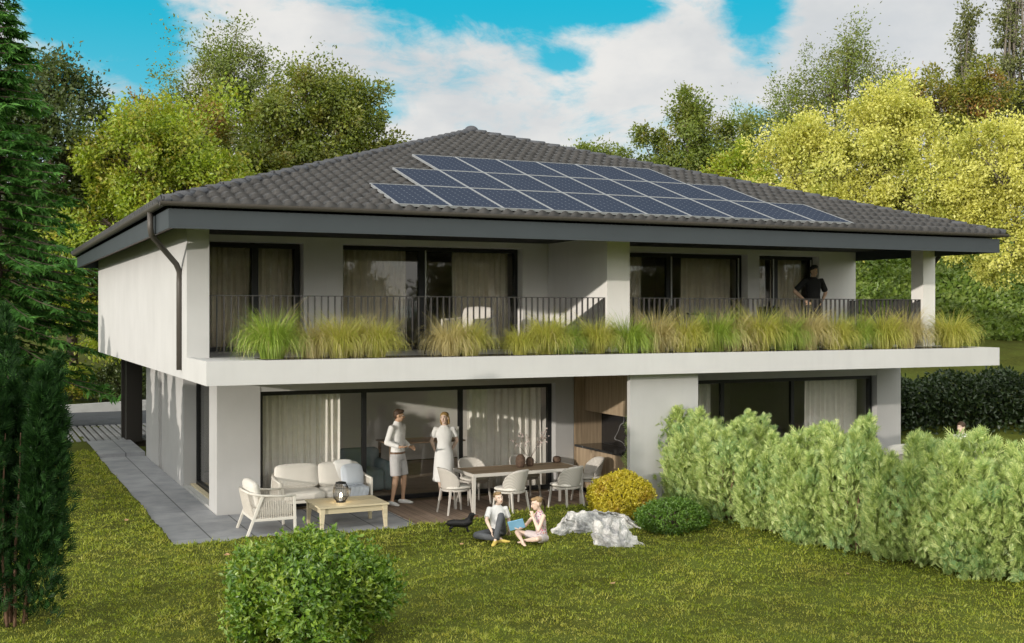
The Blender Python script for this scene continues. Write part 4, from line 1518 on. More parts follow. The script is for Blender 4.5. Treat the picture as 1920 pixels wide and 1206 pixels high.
# the man in white
JM = dict(pelvis=(0, 0, 0.95), chest=(0, 0.0, 1.32), neck=(0, -0.01, 1.53), head=(0, 0.035, 1.665), rot=(30, -4, 0),
          shR=(0.185, -0.01, 1.455), elR=(0.255, -0.07, 1.175), wrR=(0.19, 0.175, 1.10), shL=(-0.185, -0.01, 1.455), elL=(-0.25, -0.06, 1.175), wrL=(-0.20, 0.15, 1.06),
          hands=dict(R=((-0.1, 1, 0.02), (-0.2, 0, 1), (1, 0.1, 0.3), 0.25), L=((0.1, 1, -0.2), (0.9, 0, -0.2), (0, 0.2, 1), 0.45)),
          hipR=(0.09, 0, 0.92), knR=(0.135, 0.045, 0.50), anR=(0.16, -0.02, 0.085), toeR=(0.35, 1, 0), hipL=(-0.09, 0, 0.92), knL=(-0.12, 0.06, 0.50), anL=(-0.15, 0.02, 0.085), toeL=(-0.25, 1, 0))
t, g, rot = person('man in white shirt and grey shorts talking, one palm held out', (7.17, 20.50, 0.006), R(-142), JM, SKIN)
b = MB(); torso_cloth(b, g, 1.0, 0.03); sleeve(b, g, 'R', 1.0, 1.93); sleeve(b, g, 'L', 1.0, 1.93)
b.tube([g['neck'] + Vector((0, 0.0, -0.03)), g['neck'] + Vector((0, 0.0, 0.035))], [0.070, 0.064], 14)
b.remesh('shirt', SHIRT, 0.011, t, 8)
MB().tube([(0, 0, 0.955), (0, 0, 0.99)], [(0.182, 0.130), (0.180, 0.128)], 20, up=(0, 1, 0)).obj('belt', BELT, t)
b = MB(); b.tube([(0, 0, 0.84), (0, 0, 0.93), (0, 0, 0.995)], [(0.178, 0.132), (0.182, 0.130), (0.176, 0.127)], 18, up=(0, 1, 0))
for sd in 'RL':
    hp, kn = g['hip' + sd], g['kn' + sd]
    b.tube([hp + Vector((0, 0, -0.02)), hp.lerp(kn, 0.5), hp.lerp(kn, 0.90)], [0.104, 0.104, 0.098], 14)
b.remesh('shorts', SHORTS, 0.011, t, 4)
shoes(t, g, SHOE)
hd = g['head']
b = MB(); b.ell(hd + rot @ Vector((0, -0.022, 0.045)), (0.080, 0.094, 0.080), rot); b.ell(hd + rot @ Vector((0, 0.03, 0.085)), (0.066, 0.062, 0.036), rot); b.ell(hd + rot @ Vector((0, -0.06, 0.0)), (0.068, 0.05, 0.075), rot)
b.remesh('hair', HAIR_BR, 0.008, t, 2)

# the woman in the white dress
JW = dict(pelvis=(0.01, 0, 0.91), chest=(0, 0.0, 1.24), neck=(0, -0.01, 1.43), head=(0.005, 0.025, 1.565), rot=(-24, 3, 6),
          shR=(0.165, -0.01, 1.365), elR=(0.245, -0.09, 1.12), wrR=(0.165, -0.13, 0.92), shL=(-0.165, -0.01, 1.365), elL=(-0.245, -0.09, 1.13), wrL=(-0.15, -0.15, 0.95),
          hands=dict(R=((-0.75, 0.25, -0.5), (0, 1, 0.2), (0, 0.5, 1), 0.3), L=((0.8, 0.1, -0.45), (0, 1, 0.2), (0, 0.5, 1), 0.3)),
          hipR=(0.085, 0, 0.88), knR=(0.095, 0.05, 0.48), anR=(0.07, -0.03, 0.075), toeR=(0.2, 1, 0), hipL=(-0.085, 0, 0.88), knL=(-0.07, 0.02, 0.47), anL=(-0.115, -0.06, 0.075), toeL=(-0.5, 1, 0))
t, g, rot = person('blonde woman in a long white short-sleeved dress by the glass door', (8.16, 20.62, 0.006), R(162), JW, SKIN2, 0.92, 0.95)
b = MB(); torso_cloth(b, g, 0.92, 0.0, 1.12, 1.06)
b.tube([(0.01, 0, 1.10), (0.01, 0.0, 1.02), (0.01, 0.0, 0.90), (0.01, 0.0, 0.60), (0.012, 0.0, 0.36)], [(0.128, 0.1), (0.142, 0.112), (0.178, 0.135), (0.205, 0.165), (0.225, 0.185)], 26, up=(0, 1, 0))
for sd in 'RL':
    sleeve(b, g, sd, 0.92, 0.64, 0.060, 0.074)
b.remesh('dress', DRESS, 0.011, t, 8)
bt_ = MB()
for k in range(8):
    bt_.ell((0.01, 0.108 + (0.03 if k > 3 else 0.0) + 0.008 * max(0, k - 3), 1.34 - 0.11 * k), (0.007, 0.005, 0.007), None, 8, 5)
bt_.obj('buttons', PAPER, t)
hd = g['head']
b = MB(); b.ell(hd + rot @ Vector((0, -0.026, 0.058)), (0.084, 0.090, 0.068), rot); b.ell(hd + rot @ Vector((0, -0.062, -0.055)), (0.084, 0.050, 0.085), rot)
for sx in (-1, 1):
    b.ell(hd + rot @ Vector((sx * 0.080, -0.024, -0.045)), (0.020, 0.032, 0.085), rot)
b.remesh('hair', HAIR_BL, 0.008, t, 2)

# the man on the balcony
JB = dict(pelvis=(0, 0, 0.95), chest=(0, 0.0, 1.32), neck=(0, -0.01, 1.53), head=(0, 0.035, 1.66), rot=(8, -3, 0),
          shR=(0.19, -0.01, 1.455), elR=(0.40, -0.10, 1.21), wrR=(0.215, 0.02, 1.01), shL=(-0.19, -0.01, 1.455), elL=(-0.36, -0.12, 1.19), wrL=(-0.20, 0.02, 1.0),
          hands=dict(R=((-0.4, 0.7, -0.55), (-1, 0, 0), (0, 0.3, 1), 0.4), L=((0.4, 0.7, -0.55), (1, 0, 0), (0, 0.3, 1), 0.4)),
          hipR=(0.09, 0, 0.92), knR=(0.12, 0.03, 0.50), anR=(0.13, -0.02, 0.085), toeR=(0.3, 1, 0), hipL=(-0.09, 0, 0.92), knL=(-0.12, 0.03, 0.50), anL=(-0.13, -0.02, 0.085), toeL=(-0.3, 1, 0))
t, g, rot = person('dark haired man in black standing on the balcony with hands on hips', (16.78, 20.3, ZT), R(168), JB, SKIN3)
b = MB(); torso_cloth(b, g, 1.0, 0.06, 1.14, 1.2); sleeve(b, g, 'R', 1.0, 0.86, 0.066, 0.070); sleeve(b, g, 'L', 1.0, 0.86, 0.066, 0.070)
b.remesh('t_shirt', BLACKCLOTH, 0.012, t, 8)
b = MB(); b.tube([(0, 0, 0.84), (0, 0, 0.98)], [(0.168, 0.122), (0.16, 0.118)], 18, up=(0, 1, 0))
for sd in 'RL':
    hp, kn = g['hip' + sd], g['kn' + sd]
    b.tube([hp + Vector((0, 0, -0.02)), hp.lerp(kn, 0.5), hp.lerp(kn, 0.70)], [0.1, 0.1, 0.096], 14)
b.remesh('shorts', BLACKCLOTH, 0.012, t, 2)
shoes(t, g, BLACKCLOTH)
hd = g['head']
b = MB(); b.ell(hd + rot @ Vector((0, -0.022, 0.048)), (0.083, 0.095, 0.084), rot); b.ell(hd + rot @ Vector((0, 0.025, 0.092)), (0.075, 0.068, 0.042), rot); b.ell(hd + rot @ Vector((0, -0.06, 0.0)), (0.070, 0.05, 0.075), rot)
b.remesh('hair', HAIR_BK, 0.008, t, 2)

# boy and girl on the lawn
ZG = max(ground_z(7.36, 16.35), ground_z(7.80, 15.70)) + 0.005
JBoy = dict(pelvis=(0, 0, 0.11), chest=(0, -0.05, 0.36), neck=(-0.005, -0.05, 0.515), head=(-0.015, -0.01, 0.625), rot=(14, 4, 14),
            shR=(0.13, -0.04, 0.455), elR=(0.20, 0.12, 0.31), wrR=(0.15, 0.31, 0.17), shL=(-0.13, -0.06, 0.455), elL=(-0.19, -0.10, 0.27), wrL=(-0.2, -0.14, 0.08),
            hands=dict(R=((0.0, 0.7, -0.7), (-0.7, 0, -0.5), (0.3, 0.5, 0.6), 0.4), L=((0, -0.5, -0.45), (0, 0, -1), (-0.6, 0.3, 0), 0.1)),
            hipR=(0.07, 0.02, 0.10), knR=(0.37, 0.20, 0.10), anR=(0.02, 0.36, 0.06), toeR=(-1, 0.2, 0.05), hipL=(-0.06, 0.03, 0.11), knL=(0.0, 0.27, 0.395), anL=(0.12, 0.44, 0.06), toeL=(0.5, 1, -0.1))
t, g, rot = person('boy in white t-shirt and dark jeans sitting on the lawn with one knee raised', (7.36, 16.35, ZG), R(166), JBoy, SKIN2, 0.70, 0.86)
b = MB(); torso_cloth(b, g, 0.70, 0.03, 1.16, 1.25); sleeve(b, g, 'R', 0.70, 0.8, 0.066, 0.070); sleeve(b, g, 'L', 0.70, 0.8, 0.066, 0.070)
b.remesh('t_shirt', SHIRT, 0.009, t, 8)
b = MB(); b.ell((0, 0.0, 0.10), (0.125, 0.105, 0.085))
for sd in 'RL':
    hp, kn, an = g['hip' + sd], g['kn' + sd], g['an' + sd]
    b.tube([hp, hp.lerp(kn, 0.5), kn], [0.075, 0.068, 0.055], 12, round_ends=True)
    b.tube([kn, kn.lerp(an, 0.4), kn.lerp(an, 0.88)], [0.054, 0.051, 0.043], 12, round_ends=True)
b.remesh('jeans', JEANS, 0.009, t, 2)
shoes(t, g, SHOE_Y, 0.72)
hd = g['head']
b = MB(); b.ell(hd + rot @ Vector((0, -0.030, 0.042)), (0.068, 0.072, 0.060), rot); b.ell(hd + rot @ Vector((0, 0.022, 0.074)), (0.054, 0.050, 0.026), rot)
b.remesh('hair', HAIR_LB, 0.007, t, 2)

JGirl = dict(pelvis=(0, 0, 0.11), chest=(0, 0.03, 0.35), neck=(0, 0.045, 0.505), head=(0, 0.095, 0.615), rot=(-4, -12, 0),
             shR=(0.12, 0.03, 0.445), elR=(0.18, 0.18, 0.27), wrR=(0.09, 0.34, 0.235), shL=(-0.12, 0.03, 0.445), elL=(-0.19, 0.16, 0.25), wrL=(-0.045, 0.175, 0.415),
             hands=dict(R=((-0.5, 0.8, 0.1), (-0.2, 0, 1), (0.6, 0.5, 0.2), 0.3), L=((0.25, 0.1, 0.9), (0.4, -0.9, 0), (0.2, 0.9, 0), 0.5)),
             hipR=(0.07, 0.02, 0.10), knR=(0.28, 0.28, 0.15), anR=(-0.06, 0.36, 0.07), toeR=(-1, 0.1, 0.0), hipL=(-0.07, 0.02, 0.10), knL=(-0.30, 0.24, 0.14), anL=(0.06, 0.29, 0.06), toeL=(1, 0.35, 0.0))
t, g, rot = person('girl with ponytail and floral top sitting cross-legged on the lawn, hand at chin', (7.80, 15.70, ZG), R(92), JGirl, SKIN2, 0.66, 0.86)
b = MB(); torso_cloth(b, g, 0.66, 0.05, 1.14, 1.2)
b.remesh('floral_top', FLORAL, 0.009, t, 3)
b = MB(); b.ell((0, 0.0, 0.09), (0.125, 0.105, 0.075))
for sd in 'RL':
    hp, kn = g['hip' + sd], g['kn' + sd]
    b.tube([hp, hp.lerp(kn, 0.5)], [0.072, 0.066], 12, round_ends=True)
b.remesh('shorts', PALEPINK, 0.009, t, 2)
hd = g['head']
b = MB(); b.ell(hd + rot @ Vector((0, -0.030, 0.042)), (0.068, 0.074, 0.062), rot); b.ell(hd + rot @ Vector((0, 0.022, 0.074)), (0.054, 0.052, 0.026), rot); b.ell(hd + rot @ Vector((0, -0.095, 0.055)), (0.022, 0.024, 0.022), rot)
b.remesh('hair', HAIR_LB, 0.007, t, 2)
MB().tube([hd + rot @ Vector((0, -0.10, 0.055)), hd + rot @ Vector((0, -0.135, 0.02)), hd + rot @ Vector((0, -0.130, -0.07)), hd + rot @ Vector((0, -0.105, -0.17))], [0.014, 0.022, 0.019, 0.006], 9, round_ends=True).obj('ponytail', HAIR_BR, t, smooth=True)
bk = thing('tablet', 'light blue tablet held over the lap of the girl on the lawn', 'tablet', (7.42, 15.80, ZG + 0.30), R(150))
o = MB().box(-0.12, 0.12, -0.006, 0.006, -0.085, 0.085).obj('cover', BOOKBLUE, bk, 0.006)
o.rotation_euler = (R(-28), R(14), 0)
o2 = MB().box(-0.11, 0.11, -0.0085, -0.0065, -0.077, 0.077).obj('screen', PAPER, bk)
o2.rotation_euler = (R(-28), R(14), 0)

# the woman behind the hedge
JH = dict(pelvis=(0, -0.05, 0.50), chest=(0, -0.02, 0.84), neck=(0, 0.0, 1.045), head=(0, 0.045, 1.175), rot=(8, -4, 0),
          shR=(0.16, 0.0, 0.97), elR=(0.21, 0.14, 0.74), wrR=(0.12, 0.36, 0.76), shL=(-0.16, 0.0, 0.97), elL=(-0.21, 0.16, 0.74), wrL=(-0.10, 0.38, 0.80),
          hands=dict(R=((-0.3, 1, 0.2), (-0.9, 0, 0.1), (0, 0.1, 1), 0.4), L=((0.3, 1, 0.2), (0.9, 0, 0.1), (0, 0.1, 1), 0.4)),
          hipR=(0.09, -0.02, 0.50), knR=(0.11, 0.40, 0.50), anR=(0.11, 0.45, 0.085), toeR=(0.1, 1, 0), hipL=(-0.09, -0.02, 0.50), knL=(-0.11, 0.40, 0.50), anL=(-0.11, 0.42, 0.085), toeL=(-0.1, 1, 0))
t, g, rot = person('brown haired woman in white sitting behind the conifer hedge', (18.93, 18.12, 0.0), R(96), JH, SKIN2, 0.92, 0.95)
b = MB(); torso_cloth(b, g, 0.92, 0.03, 1.12, 1.1); sleeve(b, g, 'R', 0.92, 1.8); sleeve(b, g, 'L', 0.92, 1.8)
b.remesh('blouse', SHIRT, 0.012, t, 3)
b = MB(); b.ell((0, -0.04, 0.50), (0.165, 0.13, 0.10))
for sd in 'RL':
    hp, kn, an = g['hip' + sd], g['kn' + sd], g['an' + sd]
    b.tube([hp, kn], [0.095, 0.07], 12, round_ends=True); b.tube([kn, kn.lerp(an, 0.9)], [0.068, 0.05], 12, round_ends=True)
b.remesh('trousers', SHIRT, 0.012, t, 2)
hd = g['head']
b = MB(); b.ell(hd + rot @ Vector((0, -0.025, 0.040)), (0.084, 0.097, 0.080), rot); b.ell(hd + rot @ Vector((0, -0.06, -0.03)), (0.074, 0.05, 0.08), rot); b.tube([hd + rot @ Vector((0, -0.09, 0.0)), hd + rot @ Vector((0, -0.12, -0.08)), hd + rot @ Vector((0, -0.09, -0.18))], [0.035, 0.03, 0.012], 10, round_ends=True)
b.remesh('hair', HAIR_BR, 0.008, t, 2)

# dachshund
dg_ = thing('dachshund', 'small black dachshund standing on the grass beside the boy', 'dog', (6.97, 16.96, 0.055), R(-112))
dg_.scale = (0.92, 0.94, 0.90)
dg_.location.z = ground_z(6.97, 16.96) + 0.025
b = MB()
b.tube([(0, -0.17, 0.152), (0, -0.11, 0.152), (0, 0.0, 0.148), (0, 0.09, 0.146), (0, 0.165, 0.170)], [(0.055, 0.062), (0.068, 0.070), (0.066, 0.067), (0.076, 0.084), (0.058, 0.066)], 14, round_ends=True, up=(1, 0, 0))
b.tube([(0, 0.125, 0.175), (0, 0.175, 0.225), (0, 0.195, 0.285)], [0.066, 0.054, 0.046], 12, round_ends=True)
b.ell((0, 0.205, 0.300), (0.043, 0.050, 0.040))
b.tube([(0, 0.225, 0.293), (0, 0.27, 0.281), (0, 0.302, 0.276)], [(0.030, 0.030), (0.023, 0.023), (0.018, 0.017)], 10, round_ends=True)
for sx in (-1, 1):
    b.tube([(sx * 0.034, 0.190, 0.317), (sx * 0.047, 0.183, 0.287), (sx * 0.044, 0.185, 0.247)], [(0.012, 0.020), (0.012, 0.032), (0.010, 0.024)], 8, round_ends=True, up=(1, 0, 0))
    b.tube([(sx * 0.035, 0.130, 0.130), (sx * 0.040, 0.118, 0.080), (sx * 0.040, 0.128, 0.050), (sx * 0.040, 0.130, 0.016)], [0.032, 0.023, 0.017, 0.016], 9, round_ends=True)
    b.ell((sx * 0.040, 0.142, 0.014), (0.017, 0.026, 0.013))
    b.tube([(sx * 0.034, -0.145, 0.145), (sx * 0.042, -0.125, 0.092), (sx * 0.042, -0.172, 0.056), (sx * 0.042, -0.166, 0.016)], [0.042, 0.028, 0.017, 0.015], 9, round_ends=True)
    b.ell((sx * 0.042, -0.152, 0.014), (0.016, 0.026, 0.013))
b.tube([(0, -0.19, 0.165), (0, -0.235, 0.145), (0, -0.265, 0.105)], [0.018, 0.012, 0.006], 8, round_ends=True)
b.remesh('body', DOGFUR, 0.005, dg_, 3)
for sx in (-1, 1):
    MB().ell((sx * 0.016, 0.272, 0.276), (0.014, 0.040, 0.014)).obj('tan_marking', DOGTAN, dg_, smooth=True)
    MB().ell((sx * 0.022, 0.223, 0.311), (0.005, 0.006, 0.005), None, 8, 5).obj('eye', EYEM, dg_, smooth=True)
MB().ell((0, 0.308, 0.280), (0.008, 0.007, 0.007), None, 8, 5).obj('nose', BLACK_METAL, dg_, smooth=True)


# ------------------------------------------------------------------ rocks
def rock(label, pts, seed, loc, ridge=0.12):
    """angular boulder: hull of given points, subdivided and roughened"""
    bm = bmesh.new()
    for p in pts:
        bm.verts.new(p)
    bmesh.ops.convex_hull(bm, input=bm.verts)
    bmesh.ops.triangulate(bm, faces=bm.faces)
    bmesh.ops.subdivide_edges(bm, edges=bm.edges, cuts=13, use_grid_fill=True)
    rng = np.random.RandomState(seed)
    fr = [(rng.normal(size=3) * f, rng.uniform(0, 6.28), a) for f, a in ((2.2, 0.05), (3, 0.045), (5.5, 0.030), (8, 0.026), (12, 0.018), (17, 0.013), (26, 0.008), (41, 0.005))]
    bm.normal_update()
    mv = []
    for v in bm.verts:
        h = 0
        for k, ph, a in fr:
            s_ = math.sin(k[0] * v.co.x + k[1] * v.co.y + k[2] * v.co.z + ph)
            h += a * (1 - 2 * abs(s_))
        mv.append(v.co + v.normal * h)
    for v, c in zip(bm.verts, mv):
        v.co = c
    me = bpy.data.meshes.new('boulder'); bm.to_mesh(me); bm.free()
    me.materials.append(ROCK)
    o = mobj('boulder', me); o.location = loc
    tag(o, label, 'rock', 'white rocks on the lawn')


rock('larger low white boulder behind the girl, in front of the yellow bush',
     [(-0.72, -0.15, -0.1), (-0.70, 0.25, -0.1), (0.78, -0.25, -0.1), (0.75, 0.2, -0.1), (-0.62, -0.05, 0.36), (-0.45, 0.15, 0.45), (0.1, 0.0, 0.44), (0.45, 0.05, 0.36), (0.62, -0.05, 0.28), (0.80, -0.20, 0.08), (-0.68, -0.15, 0.15), (0.0, -0.32, 0.12)], 4, (9.06, 16.30, 0.03))
rock('smaller grey white boulder in front of the larger one',
     [(-0.42, -0.2, -0.1), (0.50, -0.3, -0.1), (0.4, 0.3, -0.1), (-0.3, 0.3, -0.1), (-0.32, 0.05, 0.33), (-0.1, 0.15, 0.40), (0.15, 0.0, 0.30), (0.52, -0.2, 0.05), (-0.25, -0.35, 0.02), (0.0, -0.4, 0.1), (-0.42, 0.0, 0.15)], 9, (8.80, 15.22, 0.03))


# ------------------------------------------------------------------ plants
def build_crown(rng, lobes, ncl, nlf, clr, L, W, droop=0.2, hollow=0.45, stretch=1.3):
    """leaves gathered in many small ragged clusters spread through the lobes of a crown"""
    vol = np.array([a[3] * a[4] * a[5] for a in lobes]) ** 0.67
    cnt = np.maximum(3, (ncl * vol / vol.sum())).astype(int)
    C, O = [], []
    for (cx, cy, cz, rx, ry, rz), k in zip(lobes, cnt):
        d = norm(rng.normal(size=(k, 3)))
        r = (hollow + (1 - hollow) * rng.rand(k, 1) ** 0.6) * (1 + 0.16 * rng.normal(size=(k, 1)))
        C.append(np.array([cx, cy, cz]) + d * r * np.array([rx, ry, rz])); O.append(d)
    C = np.concatenate(C); O = np.concatenate(O)
    k = len(C)
    size = clr * rng.uniform(0.55, 1.35, size=(k, 1))
    n = (nlf * 2.3 * rng.uniform(0.5, 1.4, size=k)).astype(int)
    L, W = L * 0.74, W * 0.78
    idx = np.repeat(np.arange(k), n)
    off = np.clip(rng.normal(size=(len(idx), 3)), -1.7, 1.7) * 0.43
    ax = norm(O + np.array([0, 0, 0.5]) + rng.normal(size=O.shape) * 0.5)
    al = rng.normal(size=(len(idx), 1)) * 0.45 * (stretch - 1) * 2
    P = C[idx] + (off + ax[idx] * al) * size[idx]
    D = norm(P - C[idx]) + rng.normal(size=P.shape) * 0.8 + O[idx] * 0.5; D[:, 2] -= droop
    Ls = L * rng.uniform(0.6, 1.3, size=(len(P), 1))
    N = O[idx] * 1.1 + np.array([0, 0, 0.35]) + rng.normal(size=P.shape) * 0.55
    V, F = leaf_quads(rng, P, D, Ls, Ls * (W / L), 0.2, N)
    return V, F, C


def tree(name, label, base, trunk_h, lobes, ncl, nlf, clr, L, W, mat, bark=BARK, seed=1, droop=0.2, trunk_r=0.2, group=None, hollow=0.4, stretch=1.3, twigs=True, leaf_z=None):
    rng = rs(seed)
    x, y = base
    z = float(terrain(np.array([x]), np.array([y]))[0]) - 0.1
    t = thing(name, label, 'tree', (x, y, z), 0, group)
    lobes = [(a - x, b - y, c - z, d, e, f) for a, b, c, d, e, f in lobes]
    V, F, C = build_crown(rng, lobes, ncl, nlf, clr, L, W, droop, hollow, stretch)
    mobj('crown', np_mesh('crown', V, F, mat), t)
    tb = MB()
    top = Vector((lobes[0][0], lobes[0][1], lobes[0][2]))
    fork = Vector((rng.normal() * 0.1, rng.normal() * 0.1, trunk_h - z))
    tb.tube([(0, 0, -0.3), (0, 0, 0.3), fork * 0.5 + Vector((rng.normal() * 0.08, 0, 0)), fork], [trunk_r * 1.4, trunk_r * 1.1, trunk_r * 0.95, trunk_r * 0.8], 9)
    hubs = []
    for lx, ly, lz, a, b_, c_ in lobes:
        h = Vector((lx, ly, lz - 0.15 * c_)); m = fork.lerp(h, 0.5) + Vector((rng.normal() * 0.2, rng.normal() * 0.2, 0.1))
        tb.tube([fork - Vector((0, 0, 0.15)), m, h], [trunk_r * 0.6, trunk_r * 0.42, trunk_r * 0.26], 7)
        hubs.append(h)
    if twigs:
        for c in C:
            c = Vector(c)
            h = min(hubs, key=lambda q: (q - c).length)
            s_ = h.lerp(fork, float(rng.rand()) * 0.35)
            m = s_.lerp(c, 0.5) + Vector(rng.normal(size=3) * 0.15) + Vector((0, 0, 0.12))
            tb.tube([s_, m, c], [trunk_r * 0.16, trunk_r * 0.1, 0.008], 4, cap=False)
    tb.obj('trunk', bark, t, smooth=True)
    return t


LM_GREEN = leaf_mat('green_leaves', [(0.11, 0.16, 0.02), (0.16, 0.22, 0.03), (0.22, 0.27, 0.04)], 0.35, (0.19, 0.18, 0.025))
LM_DARK = leaf_mat('dark_green_leaves', [(0.045, 0.075, 0.018), (0.07, 0.105, 0.022), (0.10, 0.13, 0.028)], 0.3)
LM_AUT = leaf_mat('turning_leaves', [(0.15, 0.18, 0.02), (0.22, 0.25, 0.025), (0.28, 0.28, 0.03)], 0.35, (0.32, 0.15, 0.04), 0.5)
LM_AUT2 = leaf_mat('olive_turning_leaves', [(0.11, 0.155, 0.018), (0.17, 0.22, 0.024), (0.24, 0.28, 0.03)], 0.38, (0.22, 0.19, 0.03), 0.6)
LM_LIME = leaf_mat('lime_leaves', [(0.22, 0.32, 0.025), (0.32, 0.42, 0.032), (0.42, 0.48, 0.045)], 0.4, (0.38, 0.32, 0.045), 0.7)
LM_YEL = leaf_mat('yellow_leaves', [(0.50, 0.50, 0.10), (0.66, 0.65, 0.16), (0.76, 0.73, 0.22)], 0.38, (0.38, 0.42, 0.07), 0.5)
LM_POP = leaf_mat('poplar_leaves', [(0.10, 0.12, 0.035), (0.15, 0.17, 0.05), (0.20, 0.21, 0.065)], 0.3)
LM_SPR = leaf_mat('spruce_needles', [(0.034, 0.11, 0.022), (0.07, 0.19, 0.036), (0.13, 0.30, 0.058)], 0.3, gloss=0.02)
LM_THU = leaf_mat('thuja_sprays', [(0.24, 0.35, 0.10), (0.46, 0.57, 0.19), (0.68, 0.74, 0.32)], 0.35, (0.26, 0.42, 0.17), 1.5)
LM_DTH = leaf_mat('dark_conifer_sprays', [(0.009, 0.030, 0.008), (0.017, 0.050, 0.012), (0.032, 0.085, 0.018)], 0.2, gloss=0.012)
LM_BOX = leaf_mat('boxwood_leaves', [(0.06, 0.14, 0.010), (0.125, 0.245, 0.018), (0.24, 0.37, 0.03)], 0.3, (0.28, 0.36, 0.035), 3.0, 0.06)
LM_BOX2 = leaf_mat('low_box_leaves', [(0.06, 0.14, 0.012), (0.09, 0.19, 0.015), (0.13, 0.24, 0.02)], 0.3)
LM_GOLD = leaf_mat('golden_leaves', [(0.46, 0.38, 0.02), (0.58, 0.50, 0.03), (0.66, 0.58, 0.05)], 0.35, (0.46, 0.30, 0.04), 2.2)
LM_IVY = leaf_mat('ivy_leaves', [(0.14, 0.22, 0.035), (0.20, 0.29, 0.05), (0.28, 0.36, 0.08)], 0.3, (0.16, 0.26, 0.04), 0.7)
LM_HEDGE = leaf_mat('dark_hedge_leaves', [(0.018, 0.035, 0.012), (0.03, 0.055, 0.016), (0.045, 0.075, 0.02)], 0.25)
LM_GRASS = leaf_mat('lawn_blades', [(0.15, 0.215, 0.020), (0.28, 0.335, 0.032), (0.46, 0.48, 0.07)], 0.4, (0.44, 0.42, 0.08), 1.1, 0.03)
LM_OG = leaf_mat('green_grass_blades', [(0.23, 0.36, 0.05), (0.33, 0.46, 0.07), (0.47, 0.56, 0.10)], 0.4)
LM_OY = leaf_mat('yellow_grass_blades', [(0.42, 0.46, 0.08), (0.54, 0.54, 0.11), (0.62, 0.56, 0.16)], 0.4)
LM_OS = leaf_mat('straw_grass_blades', [(0.56, 0.48, 0.22), (0.66, 0.58, 0.29), (0.50, 0.41, 0.18)], 0.35)

# trees behind the house
tree('broadleaf_tree', 'dark green tree just right of the tall spruce, behind it', (3.4, 47.2), 6.5,
     [(3.3, 47, 10.6, 2.0, 2.0, 2.3), (1.6, 47, 9.2, 2.2, 2.0, 2.6), (4.6, 47.4, 9.0, 1.6, 1.6, 1.7), (2.4, 47, 12.4, 1.3, 1.3, 1.1), (2.6, 46.5, 5.4, 2.6, 2.0, 2.6)], 120, 120, 0.75, 0.24, 0.13, LM_DARK, BARK, 11, 0.3)
tree('maple_tree', 'bright yellow-green tree with orange tips above the left eave', (6.6, 45.6), 4.5,
     [(6.9, 45.6, 8.0, 2.6, 2.4, 2.4), (7.6, 45.8, 10.2, 2.2, 2.0, 1.7), (5.2, 45.4, 9.6, 1.7, 1.7, 1.6), (4.3, 45.3, 7.4, 1.9, 1.8, 2.2), (8.6, 46.0, 7.4, 2.0, 1.8, 2.0), (6.2, 45.0, 5.0, 2.6, 2.0, 2.0), (3.6, 45.2, 4.6, 1.7, 1.6, 2.0), (9.6, 46.2, 5.6, 2.0, 1.6, 1.8)], 190, 150, 0.75, 0.22, 0.13, LM_LIME, BARK, 12, 0.25)
tree('maple_tree', 'orange tinged tree rising between the yellow-green tree and the loose tall one', (7.0, 52.5), 6.0,
     [(7.0, 52.5, 10.6, 2.2, 2.0, 2.2), (4.2, 52, 8.6, 1.9, 1.8, 2.0), (9.0, 53, 11.2, 1.8, 1.8, 2.0), (5.4, 52, 10.2, 1.5, 1.5, 1.5), (2.6, 50.5, 6.6, 1.6, 1.6, 2.2)], 130, 120, 0.75, 0.22, 0.13, LM_AUT, BARK, 13, 0.2)
tree('ash_tree', 'tall loose green tree with wispy top left of the roof ridge', (11.2, 57.0), 9.0,
     [(10.6, 56.7, 14.4, 2.1, 2.0, 2.4), (12.6, 57.0, 12.4, 2.2, 2.0, 2.6), (9.2, 56.6, 12.2, 1.7, 1.7, 2.2), (11.2, 56.6, 16.3, 1.3, 1.3, 1.0), (12.3, 56.8, 15.2, 1.2, 1.2, 1.3)], 130, 85, 0.8, 0.22, 0.10, LM_GREEN, BARK, 14, 0.35, stretch=1.6)
tree('beech_tree', 'broad dark olive tree rising left of the roof ridge', (14.4, 50.6), 7.0,
     [(14.4, 50.6, 11.4, 2.7, 2.4, 2.7), (12.2, 50.2, 11.0, 2.2, 2.0, 2.6), (16.5, 51.0, 10.4, 1.9, 1.8, 2.4), (13.6, 50.4, 13.2, 1.9, 1.8, 1.5), (15.6, 50.8, 12.7, 1.5, 1.5, 1.5), (11.0, 49.6, 8.6, 2.4, 2.0, 2.2)], 210, 120, 0.72, 0.22, 0.13, LM_AUT2, BARK, 15, 0.25)
tree('alder_tree', 'rounded green tree behind the roof right of the ridge', (30.2, 45.6), 6.5,
     [(30.2, 45.5, 11.0, 1.9, 1.8, 2.0), (31.6, 45.0, 10.4, 1.6, 1.6, 2.0), (28.6, 46.0, 10.4, 1.5, 1.5, 1.8), (30.2, 45.5, 12.9, 1.2, 1.2, 0.9), (32.4, 44.6, 11.6, 1.0, 1.0, 1.1)], 120, 120, 0.65, 0.21, 0.12, LM_GREEN, BARK, 16, 0.25)
tree('alder_tree', 'small low treetop just showing over the middle of the right roof hip', (28.0, 51.0), 7.0,
     [(28.0, 51.0, 11.0, 1.3, 1.2, 1.1), (26.9, 51.2, 10.6, 0.9, 0.9, 0.8), (29.2, 50.6, 10.7, 0.9, 0.9, 0.9)], 40, 110, 0.55, 0.2, 0.12, LM_GREEN, BARK, 17)
